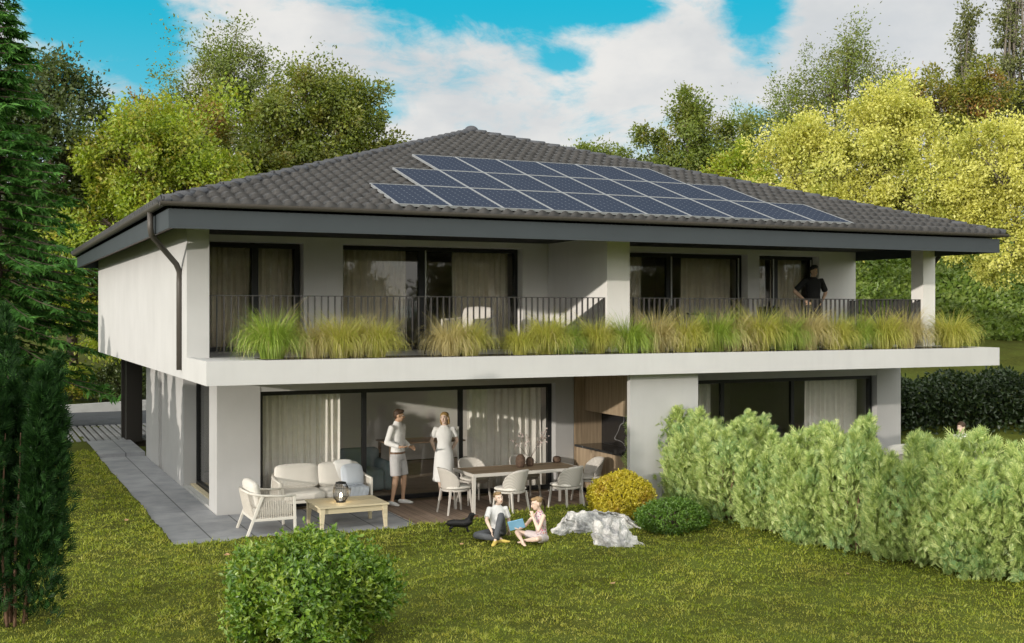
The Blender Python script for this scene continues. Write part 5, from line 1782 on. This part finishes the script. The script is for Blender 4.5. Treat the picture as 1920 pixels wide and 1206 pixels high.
tree('maple_tree', 'low bright green tree between the rounded tree and the yellow one', (30.4, 40.6), 5.0,
     [(29.9, 41.2, 9.4, 1.5, 1.4, 1.4), (30.8, 40.4, 8.4, 1.5, 1.4, 1.3), (28.8, 41.6, 8.8, 1.2, 1.2, 1.1)], 60, 130, 0.6, 0.2, 0.12, LM_LIME, BARK, 18)
tree('ash_tree', 'tall loose green tree high behind the yellow tree', (42.0, 49.0), 10.0,
     [(41.8, 49.0, 16.2, 1.9, 1.9, 2.2), (39.6, 50.0, 14.2, 1.8, 1.8, 2.2), (43.6, 48.0, 15.2, 1.8, 1.8, 2.2), (41.3, 49.0, 13.0, 2.4, 2.0, 2.2), (38.2, 50.6, 12.6, 1.5, 1.4, 1.8), (42.6, 48.7, 18.0, 1.1, 1.1, 0.9)], 140, 75, 0.85, 0.24, 0.09, LM_GREEN, BARK, 19, 0.45, stretch=1.7)
tree('maple_tree', 'rust tinged tree between the tall loose tree and the poplars', (45.6, 45.6), 9.0,
     [(45.0, 45.4, 14.4, 1.7, 1.6, 1.9), (46.6, 44.6, 13.6, 1.7, 1.6, 2.2), (43.6, 46.2, 13.2, 1.5, 1.5, 1.9), (47.6, 44.0, 15.2, 1.2, 1.2, 1.4)], 100, 90, 0.75, 0.23, 0.12, LM_AUT, BARK, 20, 0.3)


def poplar(label, base, z0, z1, r, seed, n):
    rng = rs(seed)
    lobes = []
    k = 9
    for i in range(k):
        f = i / (k - 1)
        z = z0 + (z1 - z0) * f
        rr = r * (1 - 0.75 * f ** 1.6)
        for q in range(2):
            a = rng.uniform(0, 6.28)
            lobes.append((base[0] + math.cos(a) * rr * 0.6, base[1] + math.sin(a) * rr * 0.6, z + rng.normal() * 0.3, rr * 0.62, rr * 0.62, (z1 - z0) / k * 1.0))
    return tree('poplar_tree', label, base, z0 + 2, lobes, n, 55, 0.5, 0.24, 0.14, LM_POP, BARK_G, seed, 0.25, 0.16, hollow=0.1, stretch=1.8)


poplar('tall narrow poplar at the right edge of the photo', (52.3, 46.2), 11.0, 24.5, 1.5, 31, 150)
poplar('shorter poplar left of the tall one near the right edge', (51.0, 48.6), 10.5, 20.2, 1.3, 32, 110)
poplar('poplar cut off by the right edge of the photo', (54.8, 45.0), 11.0, 23.5, 1.4, 33, 120)

LY = dict(clr=0.58, L=0.17, W=0.105, mat=LM_YEL, bark=BARK_G, droop=0.15)
tree('yellow_tree', 'broad bright yellow tree behind the right half of the roof', (31.0, 35.6), 6.0,
     [(30.6, 35.6, 9.3, 2.3, 2.0, 1.9), (32.2, 34.6, 10.4, 1.8, 1.7, 1.8), (28.8, 36.6, 8.9, 1.7, 1.6, 1.5), (32.8, 34.0, 8.4, 1.9, 1.8, 1.8), (29.5, 36.1, 10.4, 1.2, 1.2, 1.1), (32.5, 34.4, 11.8, 1.0, 1.0, 0.7), (30.6, 35.4, 7.2, 2.6, 2.0, 1.3)], 260, 125, seed=41, trunk_r=0.22, **LY)
tree('yellow_tree', 'bright yellow tree at the right edge, its foliage hanging beside the eave', (38.2, 29.6), 5.0,
     [(34.6, 31.4, 8.8, 1.9, 1.8, 1.8), (36.4, 30.6, 8.6, 2.0, 1.8, 2.0), (33.2, 32.4, 8.2, 1.5, 1.5, 1.6), (34.9, 31.3, 6.2, 1.8, 1.6, 1.6), (36.8, 30.0, 6.4, 1.8, 1.6, 1.8), (36.3, 30.6, 10.3, 1.3, 1.2, 0.9), (33.4, 32.0, 6.6, 1.2, 1.2, 1.1)], 230, 125, seed=42, trunk_r=0.2, **LY)


tree('birch_tree', 'loose young birch beyond the left edge of the photo, dappling the near lawn', (-9.0, 3.6), 2.2,
     [(-9.0, 3.6, 3.9, 1.1, 1.1, 1.3), (-8.6, 4.3, 2.9, 0.9, 0.9, 0.9), (-9.3, 2.8, 2.8, 0.9, 0.9, 0.9), (-9.0, 3.6, 5.2, 0.7, 0.7, 0.7)], 60, 26, 0.5, 0.16, 0.10, LM_GREEN, BARK_G, 55, trunk_r=0.07)


# spruce: whorls of drooping fronds
def spruce(label, base, height, reach, seed):
    rng = rs(seed)
    x, y = base
    t = thing('spruce_tree', label, 'tree', (x, y, 0.0))
    tb = MB().tube([(0, 0, -0.2), (0, 0, height * 0.5), (0, 0, height)], [0.24, 0.15, 0.02], 10)
    P, D, N = [], [], []
    nz = int(height / 0.30)
    for i in range(nz):
        z = 2.1 + (height - 2.2) * i / nz
        f = 1 - z / height
        ln = reach * (f ** 0.8) * rng.uniform(0.85, 1.12)
        nb = 9 if f > 0.15 else 6
        for k in range(nb):
            a = rng.uniform(0, 6.28)
            l = ln * rng.uniform(0.75, 1.1)
            dr = 0.30 + 0.25 * f
            pts = []
            for q in range(7):
                s_ = q / 6
                pts.append(np.array([math.cos(a) * l * s_, math.sin(a) * l * s_, z + 0.10 * l * s_ - dr * l * s_ ** 1.5 + 0.16 * l * s_ ** 3]))
            tb.tube([tuple(p) for p in pts[::2]], [0.03, 0.022, 0.015, 0.006], 5, cap=False)
            m = int(46 * l / reach) + 10
            ss = rng.uniform(0.12, 1.0, size=m)
            ii = np.clip((ss * 6).astype(int), 0, 5); fr = ss * 6 - ii
            pa = np.array(pts)
            pos = pa[ii] * (1 - fr[:, None]) + pa[ii + 1] * fr[:, None]
            dirb = norm(pa[ii + 1] - pa[ii])
            side = np.array([-math.sin(a), math.cos(a), 0]) * rng.choice([-1, 1], size=(m, 1))
            d = dirb * 0.75 + side * rng.uniform(0.3, 1.1, size=(m, 1)) + np.array([0, 0, -0.35]) + rng.normal(size=(m, 3)) * 0.22
            P.append(pos); D.append(d); N.append(np.array([0, 0, 1.0]) + rng.normal(size=(m, 3)) * 0.45)
    P = np.concatenate(P); D = norm(np.concatenate(D)); N = np.concatenate(N)
    # each spray: a spine with short needles to both sides
    Vs, Fs = [], []; base_i = 0
    for sgn, off, ln_, wd in ((0, 0.0, 0.44, 0.10), (1, 0.10, 0.22, 0.05), (-1, 0.10, 0.22, 0.05), (1, 0.2, 0.18, 0.045), (-1, 0.2, 0.18, 0.045)):
        Sd = norm(np.cross(D, N))
        d2 = D if sgn == 0 else norm(D * 0.8 + Sd * sgn * 0.75)
        V, F = leaf_quads(rng, P + D * off, d2, ln_ * rng.uniform(0.7, 1.2, size=len(P)), wd, 0.15, N)
        Vs.append(V); Fs.append(F + base_i); base_i += len(V)
    mobj('needles', np_mesh('needles', np.concatenate(Vs), np.concatenate(Fs), LM_SPR), t)
    tb.obj('trunk', BARK, t, smooth=True)


spruce('tall dark green spruce at the left edge of the photo', (0.55, 37.2), 13.6, 4.1, 51)


# thuja: upright flat sprays clothing a rounded column
def thuja_meshes(seed, h, r, n, L, W, mat, low=0.12, shape=0.5, spread=0.55, plumes=13, fexp=0.9):
    rng = rs(seed)
    # several upright plumes standing close together make up the ragged column
    k = plumes
    pa = rng.uniform(0, 6.28, k); pr = r * 0.72 * np.sqrt(rng.rand(k)); pr[0] = 0
    ph = h * (1.0 - 0.20 * (pr / r) ** 1.5) * rng.uniform(0.72, 1.10, k)
    pw = r * rng.uniform(0.24, 0.42, k)
    q = rng.randint(0, k, n)
    f = rng.rand(n) ** fexp
    z = low * h + (ph[q] - low * h) * f
    ang = rng.uniform(0, 6.28, n)
    prof = (0.62 + 0.38 * np.sin(np.clip(f / 0.35, 0, 1) * math.pi / 2)) * np.clip(1 - f ** 2.6, 0.03, 1) ** shape
    lump = 1 + 0.22 * np.sin(3 * ang + 11 * f + q) + 0.15 * np.sin(2 * ang - 23 * f + 2 * q)
    rad = pw[q] * prof * lump * (0.25 + 0.75 * rng.rand(n) ** 0.5)
    lean = 0.75 + 0.35 * f
    P = np.stack([(pr * np.cos(pa))[q] * lean + rad * np.cos(ang), (pr * np.sin(pa))[q] * lean + rad * np.sin(ang), z], -1)
    out = np.stack([np.cos(ang), np.sin(ang), np.zeros(n)], -1) + 0.5 * np.stack([np.cos(pa), np.sin(pa), np.zeros(k)], -1)[q] * (pr / r)[q][:, None]
    D = norm(out * spread + np.array([0, 0, 1.0]) + rng.normal(size=(n, 3)) * 0.36)
    N = norm(np.stack([-np.sin(ang), np.cos(ang), np.zeros(n)], -1) + rng.normal(size=(n, 3)) * 0.7)
    Sd = norm(np.cross(D, N))
    Vs, Fs = [], []; bi = 0
    Ls = L * rng.uniform(0.6, 1.35, size=n)
    for off, sg, k, wk in ((0, 0, 1.0, 1.0), (0.15, 1, 0.55, 0.8), (0.15, -1, 0.55, 0.8), (0.38, 1, 0.48, 0.75), (0.38, -1, 0.48, 0.75), (0.6, 1, 0.34, 0.7), (0.6, -1, 0.34, 0.7)):
        d2 = D if sg == 0 else norm(D * 0.85 + Sd * sg * 0.62)
        V, F = leaf_quads(rng, P + D * (Ls * off)[:, None], d2, Ls * k, W * wk, 0.2, N)
        Vs.append(V); Fs.append(F + bi); bi += len(V)
    leaf = np_mesh('foliage', np.concatenate(Vs), np.concatenate(Fs), mat)
    st = MB()
    for k in range(9):
        a = rng.uniform(0, 6.28); q = r * rng.uniform(0.12, 0.45)
        st.tube([(q * math.cos(a) * 0.5, q * math.sin(a) * 0.5, -0.1), (q * math.cos(a), q * math.sin(a), h * 0.25), (q * 1.25 * math.cos(a + 0.2), q * 1.25 * math.sin(a + 0.2), h * 0.45), (q * 1.2 * math.cos(a + 0.3), q * 1.2 * math.sin(a + 0.3), h * 0.62)], [0.022, 0.017, 0.012, 0.005], 6)
    return leaf, st


HG = 'conifers of the clipped hedge'
HV = []
for k, (h, r) in enumerate(((1.95, 0.80), (1.85, 0.84), (2.05, 0.78))):
    lf, st = thuja_meshes(70 + k, h, r, 7200, 0.16, 0.023, LM_THU, 0.02, 0.8, 0.40, 22)
    HV.append((lf, st.mesh('stems', BARK_R, True)))
HEDGE = [
    (11.63, 18.15, 1, 0.988, 'leftmost and tallest conifer of the hedge, against the grey pier'),
    (11.63, 17.10, 1, 0.931, 'second conifer of the hedge from the pier'),
    (11.63, 16.10, 2, 0.912, 'third conifer of the hedge from the pier, with a bare stem showing'),
    (11.68, 15.15, 1, 0.836, 'fourth conifer of the hedge, its top below the dark window frame'),
    (11.68, 14.20, 0, 0.817, 'fifth conifer of the hedge, in front of the window curtain'),
    (11.83, 13.30, 2, 0.90, 'sixth conifer of the hedge, just right of the curtain'),
    (12.03, 12.40, 1, 0.89, 'seventh conifer of the hedge, in front of the seated woman'),
    (12.33, 11.55, 0, 0.99, 'eighth conifer of the hedge, the nearest one whose whole base shows'),
    (12.78, 10.70, 2, 0.98, 'ninth conifer of the hedge, cut by the right edge of the photo'),
    (12.78, 17.25, 1, 0.855, 'conifer in the back row of the hedge behind the second one'),
    (12.83, 15.15, 2, 0.760, 'conifer in the back row of the hedge behind the fourth one'),
    (12.98, 13.15, 0, 0.807, 'conifer in the back row of the hedge behind the sixth one'),
    (13.58, 11.55, 1, 0.874, 'conifer in the back row of the hedge behind the eighth one'),
]
for i, (x, y, k, sc, lb) in enumerate(HEDGE):
    t = thing('hedge_conifer', lb, 'shrub', (x, y, 0.02), i * 2.1, HG)
    t.scale = (sc * (1.02 + 0.10 * math.sin(3.7 * i)), sc * (1.04 + 0.09 * math.cos(2.9 * i)), sc * (0.98 + 0.07 * math.sin(5.1 * i + 1)))
    mobj('foliage', HV[k][0], t); mobj('stems', HV[k][1], t)

lf, st = thuja_meshes(81, 3.65, 0.64, 8500, 0.15, 0.018, LM_DTH, 0.03, 0.7, 0.5, 16, 0.58)
t = thing('dark_conifer', 'dark upright conifer with bare lower stems at the left edge of the lawn', 'shrub', (0.40, 14.13, 0.0), 0.4)
mobj('foliage', lf, t); st.obj('stems', BARK_R, t, smooth=True)
# conifer row added out of view to shade the path and lower side wall
lf2, st2 = thuja_meshes(82, 3.0, 0.78, 3000, 0.26, 0.06, LM_DTH, 0.05, 0.5, 0.45)
st2 = st2.mesh('stems', BARK_R, True)
for i, (x, y, sc) in enumerate(((-1.6, 20.6, 0.93), (-1.7, 21.9, 0.98), (-1.8, 23.2, 1.0), (-1.9, 24.5, 1.03), (-2.0, 25.9, 1.03), (-2.1, 27.3, 1.10), (-2.3, 28.9, 1.22), (-2.6, 30.6, 1.42))):
    t = thing('dark_conifer', 'dark conifer of the added shade row beyond the left edge of the photo', 'shrub', (x, y, 0), i * 1.7, 'added shade conifers left of the photo')
    t.scale = (sc, sc, sc * 0.90)
    mobj('foliage', lf2, t); mobj('stems', st2, t)


# leafy shrubs
def shrub(name, label, loc, rad, n_shoot, n_leaf, L, W, mat, seed, inner=0.55, ragged=0.08, cut=-0.6, cat='shrub'):
    rng = rs(seed)
    d = norm(rng.normal(size=(n_shoot * 2, 3)))
    d = d[d[:, 2] > cut][:n_shoot]
    k = len(d)
    lump = 1 + ragged * (np.sin(5 * d[:, 0] + 3 * d[:, 2] + seed) + np.sin(6 * d[:, 1] - 4 * d[:, 0] + 2 * seed)) + ragged * 0.6 * rng.normal(size=k)
    lump = lump * (inner + (1 - inner) * rng.rand(k) ** 0.35)
    C = d * lump[:, None] * np.array(rad) + np.array([0, 0, rad[2] * 0.92])
    ax = norm(d + np.array([0, 0, 0.55]) + rng.normal(size=d.shape) * 0.35)
    idx = np.repeat(np.arange(k), n_leaf)
    s_ = np.tile(np.linspace(-1, 0.6, n_leaf), k)[:, None]
    P = C[idx] + ax[idx] * s_ * L * 1.6 + rng.normal(size=(len(idx), 3)) * L * 0.18
    D = ax[idx] * 0.55 + norm(rng.normal(size=P.shape)) * 0.95
    Ls = L * rng.uniform(0.7, 1.3, size=len(P))
    V, F = leaf_quads(rng, P, D, Ls, Ls * W / L, 0.18, d[idx] + np.array([0, 0, 0.3]) + rng.normal(size=P.shape) * 0.6)
    keep = V.reshape(-1, 4, 3)[:, :, 2].min(1) > -0.05
    V = V.reshape(-1, 4, 3)[keep].reshape(-1, 3); F = np.arange(len(V)).reshape(-1, 4)
    t = thing(name, label, cat, loc, 0)
    mobj('foliage', np_mesh('foliage', V, F, mat), t)
    st = MB()
    for q in range(26):
        e = C[rng.randint(k)] * 0.92
        st.tube([(rng.normal() * 0.04, rng.normal() * 0.04, -0.1), tuple(e * np.array([0.4, 0.4, 0.55])), tuple(e)], [0.016, 0.011, 0.004], 5, cap=False)
    st.obj('stems', BARK, t)
    return t


shrub('box_bush', 'large leafy green box bush in the foreground of the lawn', (3.20, 12.18, 0.02), (0.86, 0.86, 0.60), 2600, 11, 0.062, 0.032, LM_BOX, 91, 0.45, 0.11, -0.75)
shrub('golden_bush', 'rounded golden yellow bush between the white rocks and the grey pier', (10.02, 17.12, 0.02), (0.55, 0.55, 0.43), 3000, 9, 0.036, 0.022, LM_GOLD, 92, 0.82, 0.03, -0.8)
shrub('box_bush', 'low clipped round green bush at the foot of the conifer hedge', (10.25, 15.88, 0.02), (0.60, 0.56, 0.28), 1300, 9, 0.035, 0.02, LM_BOX2, 93, 0.75, 0.03, -0.8)
for i, (lb, x, y, r, m) in enumerate((('low yellow-green bush behind the kerb, seen under the overhang at far left', 2.9, 45.4, (1.5, 0.9, 0.75), LM_LIME), ('low blue green bush behind the kerb beside the dark post', 5.2, 45.2, (1.3, 0.9, 0.8), LM_DARK), ('low green bush behind the kerb right of the dark post', 7.6, 45.0, (1.4, 0.9, 0.75), LM_GREEN), ('dark low bush behind the kerb at the left edge under the spruce', 0.2, 45.6, (1.6, 1.0, 0.9), LM_DARK))):
    shrub('roadside_bush', lb, (x, y, 0.25), r, 500, 9, 0.13, 0.07, m, 100 + i, 0.55, 0.1)


# dark clipped hedge beside the house on the right, and the ivy clad bank above it
def slab_leaves(rng, n, box, L, W, up=0.3):
    lo, hi = np.array(box[0]), np.array(box[1])
    P = lo + (hi - lo) * rng.rand(n, 3)
    D = rng.normal(size=(n, 3)); D[:, 2] += up
    Ls = L * rng.uniform(0.6, 1.3, size=n)
    return leaf_quads(rng, P, D, Ls, Ls * W / L)


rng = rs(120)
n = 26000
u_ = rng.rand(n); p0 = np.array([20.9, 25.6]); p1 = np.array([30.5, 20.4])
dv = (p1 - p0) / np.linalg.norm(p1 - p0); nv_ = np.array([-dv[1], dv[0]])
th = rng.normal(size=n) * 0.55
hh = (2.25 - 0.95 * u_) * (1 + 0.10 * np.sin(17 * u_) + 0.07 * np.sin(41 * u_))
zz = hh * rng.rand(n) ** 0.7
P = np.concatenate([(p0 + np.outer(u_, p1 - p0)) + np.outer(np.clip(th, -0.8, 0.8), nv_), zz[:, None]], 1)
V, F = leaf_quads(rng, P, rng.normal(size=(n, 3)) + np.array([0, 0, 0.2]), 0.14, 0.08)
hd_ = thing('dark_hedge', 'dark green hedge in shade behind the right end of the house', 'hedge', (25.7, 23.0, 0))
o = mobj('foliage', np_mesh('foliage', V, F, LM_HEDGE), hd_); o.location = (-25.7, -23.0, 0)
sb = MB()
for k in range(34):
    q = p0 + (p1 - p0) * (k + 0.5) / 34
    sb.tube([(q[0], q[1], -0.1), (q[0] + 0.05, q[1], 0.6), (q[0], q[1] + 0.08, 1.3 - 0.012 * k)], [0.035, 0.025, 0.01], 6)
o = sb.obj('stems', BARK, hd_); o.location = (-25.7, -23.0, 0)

rng = rs(121)
n = 70000
D_ = rng.uniform(44.3, 57.5, n); la = rng.uniform(9.5, 30.5, n)
X = D_ * 0.4216 + la * 0.9068; Y = D_ * 0.9068 - la * 0.4216
Z = terrain(X, Y) + rng.rand(n) * 0.28 + 0.22 * np.abs(np.sin(1.7 * X) * np.sin(1.9 * Y + X))
P = np.stack([X, Y, Z], -1)
V, F = leaf_quads(rng, P, rng.normal(size=(n, 3)) + np.array([-0.2, -0.5, 0.0]), 0.26 * rng.uniform(0.6, 1.2, n), 0.17, 0.2, norm(rng.normal(size=(n, 3)) * 0.6 + np.array([-0.5, -0.7, 0.6])))
o = mobj('ivy_cover', np_mesh('ivy_cover', V, F, LM_IVY))
tag(o, 'green leafy ground cover over the bank behind the house at right', 'ground cover', None, 'stuff')


# ornamental grasses in the balcony planter
def tuft(seed, n, h, spread, mat, plume=None):
    rng = rs(seed)
    seg = 6
    a = rng.uniform(0, 6.28, n); r0 = 0.19 * np.sqrt(rng.rand(n))
    lean = np.abs(rng.normal(size=n)) * spread + 0.05
    ln = h * rng.uniform(0.55, 1.2, n)
    base = np.stack([r0 * np.cos(a), r0 * np.sin(a), np.zeros(n)], -1)
    ah = a + rng.normal(size=n) * 0.55
    hor = np.stack([np.cos(ah), np.sin(ah), np.zeros(n)], -1)
    tw_ = a + rng.normal(size=n) * 0.9
    side = np.stack([-np.sin(tw_), np.cos(tw_), np.zeros(n)], -1)
    wid = 0.0078 * rng.uniform(0.6, 1.4, n)
    vs = []
    p = base.copy(); th = lean * 0.35
    curve = rng.uniform(0.14, 0.62, n) * (0.5 + spread)
    for k in range(seg + 1):
        w = wid * (1 - (k / seg) ** 2.2) + 0.0012
        vs.append(np.stack([p - side * w[:, None] * 0.5, p + side * w[:, None] * 0.5], 1))
        st = (ln / seg)[:, None]
        p = p + (hor * np.sin(th)[:, None] + np.array([0, 0, 1.0]) * np.cos(th)[:, None]) * st
        th = th + curve * (0.6 + 0.8 * k / seg)
    V = np.stack(vs, 1)                                     # n, seg+1, 2, 3
    I = np.arange(n * (seg + 1) * 2).reshape(n, seg + 1, 2)
    F = np.stack([I[:, :-1, 0], I[:, :-1, 1], I[:, 1:, 1], I[:, 1:, 0]], -1).reshape(-1, 4)
    return np_mesh('blades', V.reshape(-1, 3), F, mat, True)


TG = [tuft(140, 2300, 0.80, 0.62, LM_OG), tuft(143, 2100, 0.78, 0.72, LM_OG)]
TY = [tuft(141, 2200, 0.82, 0.60, LM_OY), tuft(144, 2100, 0.78, 0.72, LM_OY)]
TS = [tuft(142, 1500, 0.90, 0.68, LM_OS), tuft(145, 1500, 0.86, 0.80, LM_OS)]
TU = [tuft(146, 70, 1.15, 0.9, LM_OS)]
KIND = {'g': (TG, 'fresh green'), 'y': (TY, 'yellow-green'), 's': (TS, 'straw coloured')}
GR = [
    (4.30, 18.35, 'g', 1.05, 'leftmost grass tuft of the balcony planter, full and green'),
    (4.98, 18.45, 's', 0.90, 'straw coloured grass tuft second from the left in the planter'),
    (5.40, 18.30, 'y', 0.92, 'yellow-green grass tuft in front of the wall between the two left windows'),
    (5.72, 18.48, 's', 0.90, 'pale grass tuft closing the left group before the first gap in the planter'),
    (6.02, 18.30, 'y', 0.86, 'yellow-green grass tuft at the edge of the first gap in the planter'),
    (7.38, 18.35, 's', 0.90, 'straw coloured grass tuft right of the first gap in the planter'),
    (7.72, 18.35, 'y', 0.82, 'yellow-green grass tuft before the second gap in the planter'),
    (8.66, 18.30, 'y', 0.70, 'thin yellow-green grass tuft just right of the second gap'),
    (9.22, 18.35, 'y', 0.92, 'yellow-green grass tuft before the pale wall left of the party wall'),
    (9.58, 18.40, 'g', 0.85, 'green grass tuft left of the party wall, leaning on a yellow one'),
    (10.22, 18.35, 'y', 0.86, 'small yellow-green grass tuft at the left foot of the party wall'),
    (10.85, 18.30, 'g', 0.98, 'fresh green grass tuft in front of the party wall'),
    (11.52, 18.40, 's', 1.00, 'straw coloured grass tuft at the right foot of the party wall'),
    (12.10, 18.30, 'y', 1.02, 'golden green grass tuft left of centre under the right railing'),
    (12.80, 18.35, 'g', 1.04, 'tall green grass tuft below the wide right balcony window'),
    (13.30, 18.45, 's', 1.02, 'straw coloured grass tuft below the wide right balcony window'),
    (13.85, 18.35, 'y', 1.08, 'tall yellow-green grass tuft with high arching blades left of the small window'),
    (14.45, 18.35, 'g', 1.02, 'dark green grass tuft below the small balcony window'),
    (15.05, 18.40, 's', 1.04, 'straw coloured grass tuft below the man in black'),
    (15.70, 18.35, 'y', 1.02, 'yellow-green grass tuft just right of the man in black'),
    (16.30, 18.40, 'g', 0.92, 'short green grass tuft in front of the wall corner'),
    (16.95, 18.35, 'y', 1.10, 'broad yellow-green grass tuft before the side railing'),
    (17.65, 18.40, 's', 1.00, 'straw coloured grass tuft at the left foot of the corner column'),
    (18.80, 18.30, 'y', 1.08, 'rightmost grass tuft, yellow, right of the corner column'),
]
for i, (x, y, k, sc, lb) in enumerate(GR):
    ms, word = KIND[k]
    t = thing('ornamental_grass', lb, 'grass tuft', (x, y, ZT), i * 1.3, 'grass tufts in the balcony planter')
    t.scale = (sc * 0.88, sc * 0.88, sc * 1.07)
    mobj('blades', ms[i % 2], t)
    if i % 2 == 0 or k == 's':
        mobj('seed_stalks', TU[0], t).rotation_euler = (0, 0, i * 0.9)


# lawn: blades of grass over the sheet of soil
def lawn_grass():
    rng = rs(150)
    n = 430000
    D = 9.5 + 19.5 * rng.rand(n) ** 1.5
    la = (rng.rand(n) * 2 - 1) * (D * 0.47 + 0.6)
    X = D * 0.4216 + la * 0.9068; Y = D * 0.9068 - la * 0.4216
    px = np.clip(X, 2.7, 12.6)
    ey = edge_y(px)
    paved = (X > 2.70) & (X < 19.8) & (Y > ey - 0.012 + 0.05 * np.sin(3.3 * X) * np.sin(7.1 * X)) & (Y < 37)
    beyond = (X > 12.0) & (Y > 16.8)
    keep = ~paved & ~beyond & (Y < 33)
    X, Y, D = X[keep], Y[keep], D[keep]
    n = len(X)
    clump = 0.5 + 0.5 * np.sin(5.1 * X + 2.2 * np.sin(3.1 * Y)) * np.sin(4.7 * Y + 1.9 * np.sin(2.7 * X))
    edge = (np.abs(Y - edge_y(np.clip(X, 2.7, 12.6))) < 0.25) | (np.abs(X - 2.7) < 0.2)
    c2 = np.clip(np.sin(9.3 * X + 3.0 * np.sin(6.1 * Y)) * np.sin(8.7 * Y + 2.5 * np.sin(7.3 * X)), 0, 1)
    h = (0.011 + 0.026 * clump * rng.rand(n) + 0.050 * c2 ** 2 * rng.rand(n) + 0.012 * rng.rand(n)) * (1 + 0.035 * (D - 10)) * np.where(edge, 1.25, 1)
    a = rng.uniform(0, 6.28, n)
    P = np.stack([X, Y, terrain(X, Y) - 0.008], -1)
    lean = rng.normal(size=(n, 3)) * 0.95; lean[:, 2] = 1
    d = norm(lean)
    side = np.stack([np.cos(a), np.sin(a), np.zeros(n)], -1)
    w = (0.0062 + 0.0005 * (D - 10)) * rng.uniform(0.7, 1.4, n)
    V = np.stack([P - side * w[:, None], P + side * w[:, None], P + d * h[:, None] * 1.25], 1).reshape(-1, 3)
    F = np.arange(n * 3).reshape(n, 3)
    o = mobj('lawn_grass', np_mesh('lawn_grass', V, F, LM_GRASS))
    tag(o, 'short mown lawn grass around the terrace', 'grass', None, 'stuff')


lawn_grass()

# fallen leaves
FL = [(1.88, 24.0), (2.40, 23.5), (2.19, 22.9), (1.42, 21.8), (2.29, 20.19), (3.28, 16.78), (6.60, 15.97), (7.40, 12.86), (10.18, 13.73), (10.39, 11.88)]
fl = MB(); fl.add([(-0.02, -0.05, 0), (0.02, -0.05, 0.004), (0.055, -0.01, 0.018), (0.03, 0.03, 0.006), (0.0, 0.07, 0.022), (-0.03, 0.035, 0.008), (-0.055, -0.012, 0.02), (0, 0, 0)],
                  [(0, 1, 7), (1, 2, 7), (2, 3, 7), (3, 4, 7), (4, 5, 7), (5, 6, 7), (6, 0, 7)])
fl_me = fl.mesh('dry_leaf', DEADLEAF)
rg = random.Random(8)
for x, y in FL:
    o = mobj('dry_leaf', fl_me)
    o.location = (x, y, float(terrain(np.array([x]), np.array([y]))[0]) + 0.045)
    o.rotation_euler = (rg.uniform(-0.3, 0.3), rg.uniform(-0.3, 0.3), rg.uniform(0, 6))
    s_ = rg.uniform(0.5, 0.8); o.scale = (s_, s_, s_)
    tag(o, 'dry brown leaf fallen on the lawn', 'leaf', 'fallen leaves on the lawn')

# trees across the garden, seen only as reflections in the glass
rng = rs(160)
V, F, C = build_crown(rng, [(0, 0, 6.5, 2.6, 2.6, 3.0), (1.6, 0.5, 4.6, 2.0, 2.0, 2.2), (-1.6, -0.4, 5.0, 2.0, 2.0, 2.4), (0.3, 0, 9.2, 1.6, 1.6, 1.6), (0, 0, 2.6, 2.6, 2.4, 1.8)], 130, 80, 0.9, 0.34, 0.2)
cr_me = np_mesh('crown', V, F, LM_AUT)
tk_me = MB().tube([(0, 0, -0.2), (0, 0, 3), (0, 0, 8.5)], [0.28, 0.2, 0.05], 9).mesh('trunk', BARK, True)
for i, (x, y, sc) in enumerate([(-14 + 4.2 * k, -14 - 2.6 * ((k * 7) % 3), 0.70 + 0.045 * ((k * 5) % 4)) for k in range(18)]):
    t = thing('broadleaf_tree', 'broad tree across the garden, mirrored in the window glass', 'tree', (x, y, 0), i * 1.3, 'trees across the garden mirrored in the glass')
    t.scale = (sc, sc, sc)
    mobj('crown', cr_me, t); mobj('trunk', tk_me, t)
